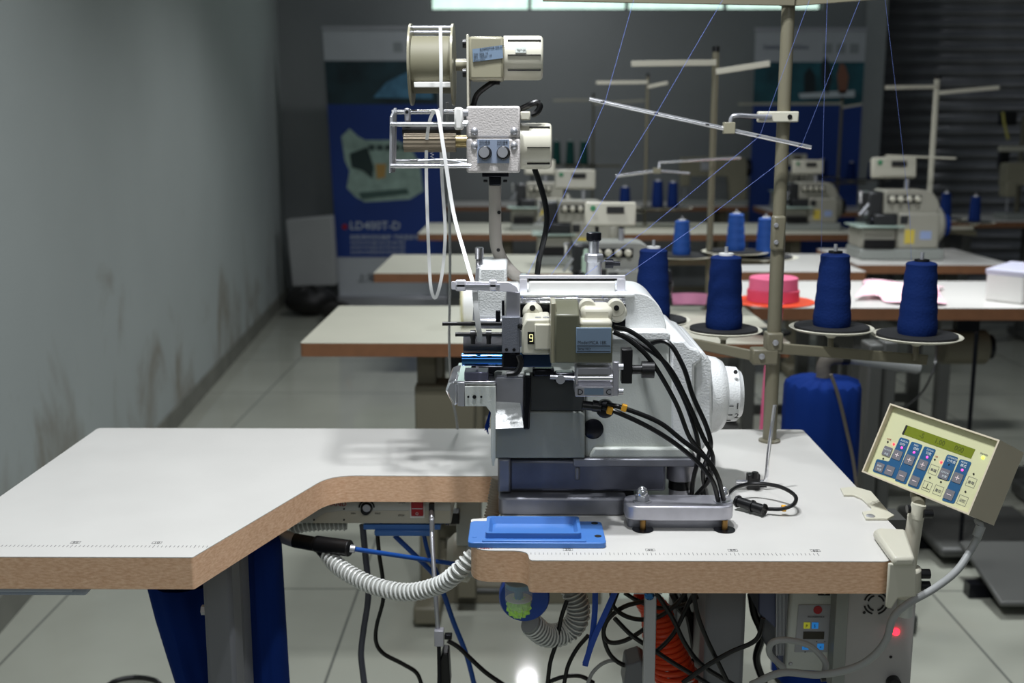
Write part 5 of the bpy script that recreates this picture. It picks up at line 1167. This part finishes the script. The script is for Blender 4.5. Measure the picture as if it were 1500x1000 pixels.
hose([P(x, y, 1.72) for x, y in ((578, 784), (610, 815), (636, 842), (650, 870), (664, 910), (683, 958), (695, 1003))], .0042, 'air_hose', 'blue air hose slanting down to the floor beside the knee lever rod', 'hose', BLM)
hose([P(x, y, 1.74) for x, y in ((621, 784), (628, 812), (645, 850))], .0036, 'air_hose', 'short blue air hose dropping from the blue bracket', 'hose', BLM)
def cab(label, pts, Y=1.7, r=.0035, m_=None, name='power_cable'):
    pts = [P(p[0], p[1], p[2] if len(p) > 2 else Y) for p in pts]
    t = MB().tube(pts, r, 8).build(name, m_ or M['rubber']); return tag(t, label, 'cable')
cab('grey cable hanging straight down from the grey control box', [(531, 768), (535, 810), (539, 850), (539, 880), (533, 920), (529, 955), (531, 980), (534, 1003)], 1.69, .0052, mat('slate_cable', '4a4c55', .4))
cab('black cable hanging from the blue bracket and bending right at the floor', [(553, 785), (556, 815), (561, 850), (561, 880), (552, 915), (551, 940), (562, 957), (590, 972), (610, 985), (618, 1003)], 1.70, .0034)
KL = thing('knee_lever_rod', 'thin steel knee lever rod with a grey clamp block, hanging left of the blue cover', 'rod', P(640, 1000, 1.55))
MB().tube([P(632, 745, 1.64), P(633, 790, 1.60), P(638, 870, 1.55), P(642, 930, 1.55)], .0034, 12).build('rod', M['steel'], KL)
MB().pb(628, 738, 636, 765, 1.635, .012).build('rod_clamp', M['black'], KL, bevel=.001)
MB().pb(629, 760, 636, 786, 1.605, .012).build('rod_sleeve', M['steel'], KL, bevel=.002)
MB().pb(636, 924, 650, 947, 1.54, .014).build('clamp_block', mat('silver_block', 'b0b0b8', .4, .3), KL, bevel=.001)
MB().pb(651, 930, 662, 937, 1.545, .01).build('block_screw', M['dark'], KL, bevel=.001)
MB().pb(640, 946, 646, 1005, 1.545, .008).build('lower_rod', M['dark'], KL, bevel=.001)
MB().pp([(648, 956), (657, 957), (660, 1005), (640, 1005), (641, 975)], 1.55, .03).build('cylinder_body', M['black'], KL, bevel=.002)
cab('black cable leaving the knee lever block towards the floor at right', [(656, 938), (672, 948), (690, 965), (712, 985), (738, 1003)], 1.56, .0034)
m = MB()
for k in range(40):
    a = P(640+random.uniform(-3, 14), 736+random.uniform(0, 6), 1.68); b = P(640+random.uniform(-4, 18), 755+random.uniform(-6, 14), 1.68+random.uniform(-.01, .01))
    m.tube([a, a.lerp(b, .5)+V(random.uniform(-.006, .006), random.uniform(-.006, .006), random.uniform(-.004, .004)), b], .0008, 4)
tag(m.build('thread_tangle', M['bag']), 'tangle of dark blue thread hanging under the table beside the red switch', 'thread', kind='stuff')
hose([P(x, y, Yy) for x, y, Yy in ((731, 700, 1.56), (728, 718, 1.56), (724, 740, 1.56), (718, 765, 1.55), (710, 792, 1.54))], .011, 'waste_duct', 'dirty grey ribbed duct coming down through the notch left of the machine base', 'duct', M['duct'], 1, .0045, .0008, M['duct'])
# filter bowl
FB = thing('air_filter', 'blue air filter with clear bowl of green fluff under the front table corner', 'filter', P(760, 912, 1.40))
c = P(768, 868, 1.45)
MB().rev(P(768, 866, 1.47), (0, -1, 0), [(0, .033), (.004, .035), (.02, .035), (.024, .033)], 40).build('blue_body', mat('royal_blue_plastic', '1c46a0', .35), FB)
bz = P(760, 851, 1.40); s = sy(1.40)
prof = [(0, 22*s), (30*s, 21.5*s), (42*s, 19*s), (54*s, 13*s), (61*s, 5*s)]
MB().rev(bz, (0, 0, -1), prof, 32).build('clear_bowl', mat('clear_bowl_plastic', 'dfe8e6', .08, alpha=.28), FB)
MB().rev(bz+V(0, 0, -.002), (0, 0, -1), [(0, .0175), (.006, .0175), (.008, .006), (.032, .006)], 20).build('inlet_tube', mat('blue_green_inlet', '2f7fae', .4), FB)
MB().rev(bz+V(0, 0, -28*s), (0, 0, -1), [(0, .0178), (.0008, .0178)], 28).build('bowl_ring', M['spiral'], FB)
def fluff(u, v):
    a = 2*math.pi*u; ph = math.pi*(v-.5); r_ = 1+.10*math.sin(7*a+5*v*6)+.08*math.sin(13*a)
    return bz+V(.0155*r_*math.cos(a)*math.cos(ph), .0155*r_*math.sin(a)*math.cos(ph), -43*s+.0135*math.sin(ph)*r_)
MB().grid(fluff, 40, 20).build('green_fluff', mat('lime_green_fluff', 'b6f070', .8, bump=.8, bscale=200), FB)
hose([P(x, y, Yy) for x, y, Yy in ((838, 862, 1.52), (846, 885, 1.52), (845, 908, 1.52), (828, 926, 1.52), (800, 930, 1.50), (776, 912, 1.48))], .0165, 'ribbed_duct', 'clear grey ribbed duct bending under the front table beside the filter bowl', 'duct', mat('smoky_clear_duct', '8a8d8c', .3), 1, .0065, .0012, M['spiral'])
STM = mat('blue_cable_tie', '1a45a4', .4)
for l, a, b in (('blue strap hanging nearly straight under the front table middle', ((872, 866), (871, 900), (866, 940), (857, 975)), 1.42), ('blue strap slanting down left under the front table middle', ((903, 862), (888, 895), (870, 935), (857, 972)), 1.41)):
    tag(MB().tube([P(x, y, b) for x, y in a], (.0042, .0012), 8, flat=(1, 0, 0)).build('blue_strap', STM), l, 'strap')
SR = thing('steel_support_rod', 'upright steel channel rod with a cross pin at its top, under the front table', 'rod', P(953, 1000, 1.40))
MB().pb(945, 872, 959, 1010, 1.40, .012).build('channel', M['steel'], SR, bevel=.0015)
MB().pb(929, 867, 970, 870.5, 1.398, .010).build('cross_pin', M['steel'], SR, bevel=.0006)
MB().rev(P(951, 871, 1.398), (0, -1, 0), [(0, .0065), (.003, .0065), (.005, .004)], 16).build('blue_nut', M['bluestl'], SR)
# orange coil hose
oc = [P(x, y, Yy) for x, y, Yy in ((945, 872, 1.60), (962, 895, 1.60), (968, 930, 1.58), (980, 965, 1.56), (1000, 1010, 1.54))]
OC = thing('coiled_air_hose', 'orange red coiled air hose behind the steel rod under the front table', 'hose', oc[-1])
out = []; N = 900
for k in range(N):
    t = k/(N-1)*(len(oc)-1); i = min(int(t), len(oc)-2); p = oc[i].lerp(oc[i+1], t-i); R_ = .017+.014*k/N; a = 2*math.pi*k/46
    out.append(p+V(R_*math.cos(a), R_*math.sin(a), .15*R_*math.cos(a)))
MB().tube(out, .0040, 8, smooth=False).build('coil', M['orange'], OC)
# tangle of black cables
lines = [
 ('black cable dropping straight down left of the clear duct', [(830, 880), (822, 905), (815, 940), (806, 970), (802, 1003)], 1.5),
 ('black cable curving from the clear duct to the floor', [(862, 930), (845, 950), (832, 975), (826, 1003)], 1.55),
 ('black cable loop left of the steel rod, outermost', [(905, 866), (890, 905), (884, 930), (895, 960), (920, 975), (950, 962), (985, 930), (1010, 880), (1020, 866)], 1.5),
 ('black cable loop crossing the orange coil', [(895, 866), (900, 890), (925, 905), (960, 905), (990, 885), (1005, 866)], 1.46),
 ('black cable running diagonally down right across the orange coil', [(900, 905), (925, 930), (955, 950), (985, 970), (1010, 985), (1040, 1003)], 1.44),
 ('black cable diagonal from the table edge down to the table leg', [(960, 866), (985, 905), (1005, 945), (1030, 975), (1075, 1003)], 1.40),
 ('black cable passing in front of the right table leg', [(1000, 1000), (1035, 975), (1070, 955), (1100, 942), (1112, 930), (1118, 905)], 1.38),
 ('black cable sweeping left loop in the tangle under the table', [(945, 880), (915, 888), (892, 905), (884, 925), (892, 940), (915, 938), (945, 920), (965, 900)], 1.47),
 ('black cable falling from the right end of the tangle', [(1016, 868), (1022, 900), (1035, 935), (1052, 970), (1068, 1003)], 1.39),
 ('black cable crossing from the lower right up into the tangle', [(990, 1003), (1012, 970), (1040, 945), (1060, 925)], 1.60),
 ('black cable behind the steel rod in the tangle', [(915, 868), (935, 880), (965, 890), (1000, 886), (1025, 872)], 1.55),
 ('grey cable arching over the foot pedal at the bottom', [(860, 1003), (868, 985), (882, 972), (898, 967), (912, 973), (920, 984)], 1.55),
 ('black cable along the bottom edge to the pedal', [(800, 1000), (825, 991), (850, 990), (870, 1000)], 1.58)]
for l, p, Y in lines: cab(l, p, Y, .0032 if 'grey' not in l else .0028, None if 'grey' not in l else M['cordg'])
for l, p in (('thick black cable bundle behind the right table leg, upper', [(985, 868), (1000, 895), (1030, 905), (1060, 900)]), ('thick black cable bundle hanging behind the orange coil', [(1000, 868), (1008, 900), (1015, 935), (1025, 1003)]), ('black cable loop between the right leg and the ribbed box', [(1100, 870), (1105, 900), (1116, 930), (1108, 965), (1120, 1003)])):
    cab(l, p, 1.62, .006)
cab('dark cable lying on the floor at the bottom edge, left of the blue bags', [(150, 1010, 2.40), (170, 997, 2.41), (200, 992, 2.43), (228, 997, 2.41), (240, 1010, 2.40)], 2.4, .006)
PD = thing('pedal_block', 'dark grey sloping block beside the steel rod at the bottom edge', 'foot pedal', P(935, 1010, 1.5))
MB().pp([(918, 974), (940, 967), (950, 1010), (913, 1010)], 1.48, .05).build('block', M['legg'], PD, bevel=.003)
MB().pp([(940, 967), (946, 972), (957, 1010), (950, 1010)], 1.485, .045).build('block_edge', M['legd'], PD, bevel=.001)
# servo controllers
SV = thing('servo_controller', 'pale grey box with ribbed side and small display, under the right end of the table', 'control box', P(1190, 1000, 1.5))
RB_ = mat('blue_grey_heatsink', '5a5f78', .4, .3)
MB().pp([(1111, 866), (1157, 866), (1157, 985), (1140, 985), (1136, 920), (1111, 898)], 1.50, .2).build('heatsink', RB_, SV, bevel=.002)
m = MB()
for k in range(11): m.pp([(1137+k*2.0, 866), (1138+k*2.0, 866), (1138+k*2.0, 960), (1137+k*2.0, 960)], 1.494, .008)
m.build('cooling_fins', M['steel'], SV)
fp = MB().pp([(1158, 866), (1228, 866), (1218, 985), (1150, 981)], 1.485, .2).build('front_housing', M['lgrey'], SV, bevel=.004)
ip = MB().pp([(1170, 886), (1217, 886), (1212, 955), (1164, 955)], 1.4835, .002).build('inlay_panel', mat('pale_grey_inlay', '9a9ca0', .4), SV)
Yp = 1.483
MB().rev(P(1198, 893, Yp), (0, -1, 0), [(0, .0062), (.0006, .006)], 24).build('red_emblem', M['red'], ip)
text('POWERMAX', .0042, P(1183, 904.5, Yp-.0004), (1, 0, 0), (0, 0, 1), M['ink'], ip)
for x, y, w_, m_, s_c in ((1182, 916, 4.5, M['yled'], 'P'), (1194, 916, 4.5, M['bled'], 'S'), (1180, 947, 4.5, M['bled'], '-'), (1202, 947, 4.5, M['bled'], '+')):
    k = MB().pb(x-w_, y-w_, x+w_, y+w_, Yp-.0004, .0004).build('icon_key', m_, ip); text(s_c, .006, P(x-2, y+2.5, Yp-.0008), (1, 0, 0), (0, 0, 1), M['ink'], k)
MB().pb(1177, 925, 1207, 936, Yp-.0006, .0006).build('small_display', mat('dark_olive_display', '2e2a20', .3), ip)
MB().pb(1199, 864, 1216, 872, 1.481, .004).build('power_switch', M['black'], SV); text('O', .005, P(1206, 870, 1.4805), (1, 0, 0), (0, 0, 1), M['inkw'], SV)
for x, y in ((1158, 972), (1196, 939), (1208, 939), (1179, 954)):
    p = P(x, y, 1.4845); MB().rev(p, (0, -1, 0), [(0, .003 if x == 1158 else .0012), (.001, .002 if x == 1158 else .001)], 12).build('panel_screw', M['steel'] if x == 1158 else M['black'], SV)
PB = thing('power_box', 'grey metal box with curved vents and glowing red light under the right table corner', 'control box', P(1280, 1010, 1.46))
MB().pb(1226, 866, 1333, 1012, 1.46, .22).build('case', mat('warm_grey_metal_case', 'a6a4a2', .45), PB, bevel=.002)
MB().pb(1226, 866, 1236, 1012, 1.458, .2).build('side_flange', M['grey'], PB, bevel=.001)
c = P(1283, 883, 1.4595)
for R_ in (.016, .011):
    for a0 in (15, 105, 195, 285):
        MB().tube([c+V(R_*math.cos(math.radians(a0+k*10)), -.0004, R_*math.sin(math.radians(a0+k*10))) for k in range(7)], (.0008, .0012), 6, smooth=False, flat=(0, 1, 0)).build('vent_slot', M['ink'], PB)
p = P(1312, 925, 1.459); MB().rev(p, (0, -1, 0), [(0, .0055), (.002, .005), (.004, .003)], 16).build('red_light', M['redled'], PB)
p = P(1303, 916, 1.459); MB().rev(p, (0, -1, 0), [(0, .003), (.002, .002)], 12).build('red_button', M['red'], PB)
for x, y in ((1266, 897), (1305, 962)):
    p = P(x, y, 1.459); MB().rev(p, (0, -1, 0), [(0, .0022), (.001, .0015)], 10).build('screw', M['black'], PB)
p = P(1308, 998, 1.459); MB().rev(p, (0, -1, 0), [(0, .010), (.012, .009)], 20).build('knob', M['black'], PB)
for Q_, x0_, x1_ in ((SV, 1160, 1215), (PB, 1240, 1320)):
    a, b = P(x0_, 870, 1.55), P(x1_, 870, 1.55); MB().bx(a.x, b.x, 1.55, 1.60, a.z-.002, .7183).build('hanger', M['legd'], Q_)
# bags left
def clothbag(label, outl, Y, dpt, zt, zb):
    """outl: list of (y_px, x_left, x_right)"""
    t = MB(); rows = len(outl)
    def fn(u, v):
        f = v*(rows-1); i = min(int(f), rows-2); g_ = f-i
        y = outl[i][0]*(1-g_)+outl[i+1][0]*g_; a = outl[i][1]*(1-g_)+outl[i+1][1]*g_; b = outl[i][2]*(1-g_)+outl[i+1][2]*g_
        A = P(a, y, Y); B = P(b, y, Y); an = 2*math.pi*u
        r_ = 1+.05*math.sin(5*an+2*v)+.03*math.sin(11*an-4*v)
        return ((A.x+B.x)/2-(B.x-A.x)/2*math.cos(an)*(.97+.03*r_), Y-dpt*math.sin(an)*r_, A.z)
    return t.grid(fn, 49, 24)
b1 = clothbag('', [(848, 216, 320), (900, 230, 322), (950, 246, 326), (1000, 262, 332), (1060, 280, 340)], 1.62, .05, 0, 0).build('cloth_bag', M['bag'])
tag(b1, 'blue cloth waste bag left of the grey front leg of the table', 'bag')
b2 = clothbag('', [(782, 372, 398), (788, 366, 407), (800, 362, 411), (830, 362, 413), (900, 364, 417), (1000, 368, 423), (1060, 370, 428)], 1.60, .045, 0, 0).build('cloth_bag', M['bag'])
tag(b2, 'blue cloth waste bag right of the grey front leg, hanging below the hose joint', 'bag')
# big blue bag, right of the pole
def bigbag(u, v):
    an = 2*math.pi*u; c0 = P(1206, 560, 2.45)
    fold = 1+.02*math.sin(14*an)+.02*math.sin(5*an)
    if v < .3: r_ = .012+(.083-.012)*(v/.3)**.8; z_ = c0.z+.012-.014*(v/.3)**3+.004*math.sin(18*an)*(v/.3)
    else: r_ = .083*(1+.02*math.sin((v-.3)*9)); z_ = c0.z-.002-(v-.3)/.7*(c0.z-.02)
    return (c0.x+r_*fold*math.cos(an), 2.45+r_*fold*math.sin(an), z_)
t = MB().grid(bigbag, 61, 40).build('cloth_bag', M['bag']); tag(t, 'big round blue cloth bag hung behind the front table right of the tall pole', 'bag')
EL = thing('duct_elbow', 'dark rubber elbow with ribbed grey duct on top of the big blue bag', 'duct', P(1206, 550, 2.45))
MB().tube([P(1206, 552, 2.45), P(1207, 535, 2.45), P(1216, 525, 2.45), P(1238, 522, 2.46)], .016, 16).build('elbow', M['dbrown'], EL)
MB().cyl(P(1232, 522, 2.46), P(1243, 522, 2.46), .019, seg=24).build('duct_clamp', M['black'], EL)
c0, c1 = P(1240, 521, 2.46), P(1345, 537, 2.50)
pr = [((c1-c0).length*k/60, .0165 if k % 2 else .0145) for k in range(61)]
MB().rev(c0, c1-c0, pr, 20).build('ribbed_duct', M['cordg'], EL)
cab('grey-brown cord draped down the front of the big blue bag', [(1217, 548, 2.35), (1228, 580, 2.35), (1240, 630, 2.35), (1252, 690, 2.35), (1262, 800, 2.35), (1268, 1010, 2.35)], 2.35, .004, M['dbrown'], 'cord')
# second row right stand parts
RS = thing('stand_column', 'dark grey steel stand of the pink-cloth table, standing right of the big blue bag', 'table stand', (P(1292, 600, 2.9).x, 2.9, 0))
MB().bx(P(1268, 600, 2.9).x, P(1290, 600, 2.9).x, 2.9, 2.98, .03, .72).build('column', M['legd'], RS, bevel=.006)
MB().bx(P(1296, 600, 2.9).x, P(1318, 600, 2.9).x, 2.94, 3.0, .03, .72).build('column', M['legd'], RS, bevel=.006)
MB().bx(P(1262, 600, 2.9).x, P(1326, 600, 2.9).x, 2.7, 3.2, 0, .05).build('foot', M['legd'], RS, bevel=.008)
FT = thing('floor_pedal_plate', 'large dark pedal plate on the floor behind the control box', 'foot pedal', (P(1430, 640, 3.2).x, 3.3, 0))
x_ = P(1440, 640, 3.3).x
MB().bx(x_-.16, x_+.22, 3.15, 3.55, .03, .06).build('plate', M['legd'], FT, bevel=.01); MB().bx(x_-.2, x_+.26, 3.3, 3.34, 0, .03).build('axle', M['dark'], FT)
MB().cyl((P(1422, 600, 3.2).x, 3.2, .06), (P(1422, 600, 3.2).x, 3.2, .70), .006).build('pull_rod', M['dark'], FT)
cab('thin dark cord looping under the pink-cloth table', [(1373, 470, 3.4), (1371, 520, 3.15), (1366, 545, 3.1), (1350, 575, 3.1), (1320, 600, 3.1), (1290, 612, 3.1)], 3.1, .003)
rb = MB().bx(P(638, 860, 2.9).x, P(880, 860, 2.9).x, 2.88, 2.94, .0, .055).build('floor_rail', M['legb'], bevel=.004); tag(rb, 'beige floor rail of the second table, seen below the spiral hose', 'rail')
# ------------------------------------------------------------------ groups of repeats
GR = {'thread spool': 'thread spools on the stands', 'thread stand': 'thread stands in the workshop', 'thread': 'blue threads of the front machine',
      'cable': 'cables around the front table', 'hose': 'hoses under the front table', 'table': 'sewing tables in rows', 'bag': 'blue cloth waste bags',
      'foot pedal': 'foot pedals on the floor', 'banner': 'roll-up banners at the back wall', 'sack': 'dark sacks in the corner', 'strap': 'blue straps under the table', 'motor': 'drive motors under the tables'}
for o in bpy.data.objects:
    if o.parent is None and o.get('category') in GR and not o.get('group') and o.get('kind') != 'stuff': o['group'] = GR[o['category']]
for o in bpy.data.objects:
    if o.parent is None and o.name.startswith('overlock_machine'): o['group'] = 'overlock machines on the back tables'
bpy.context.view_layer.update()
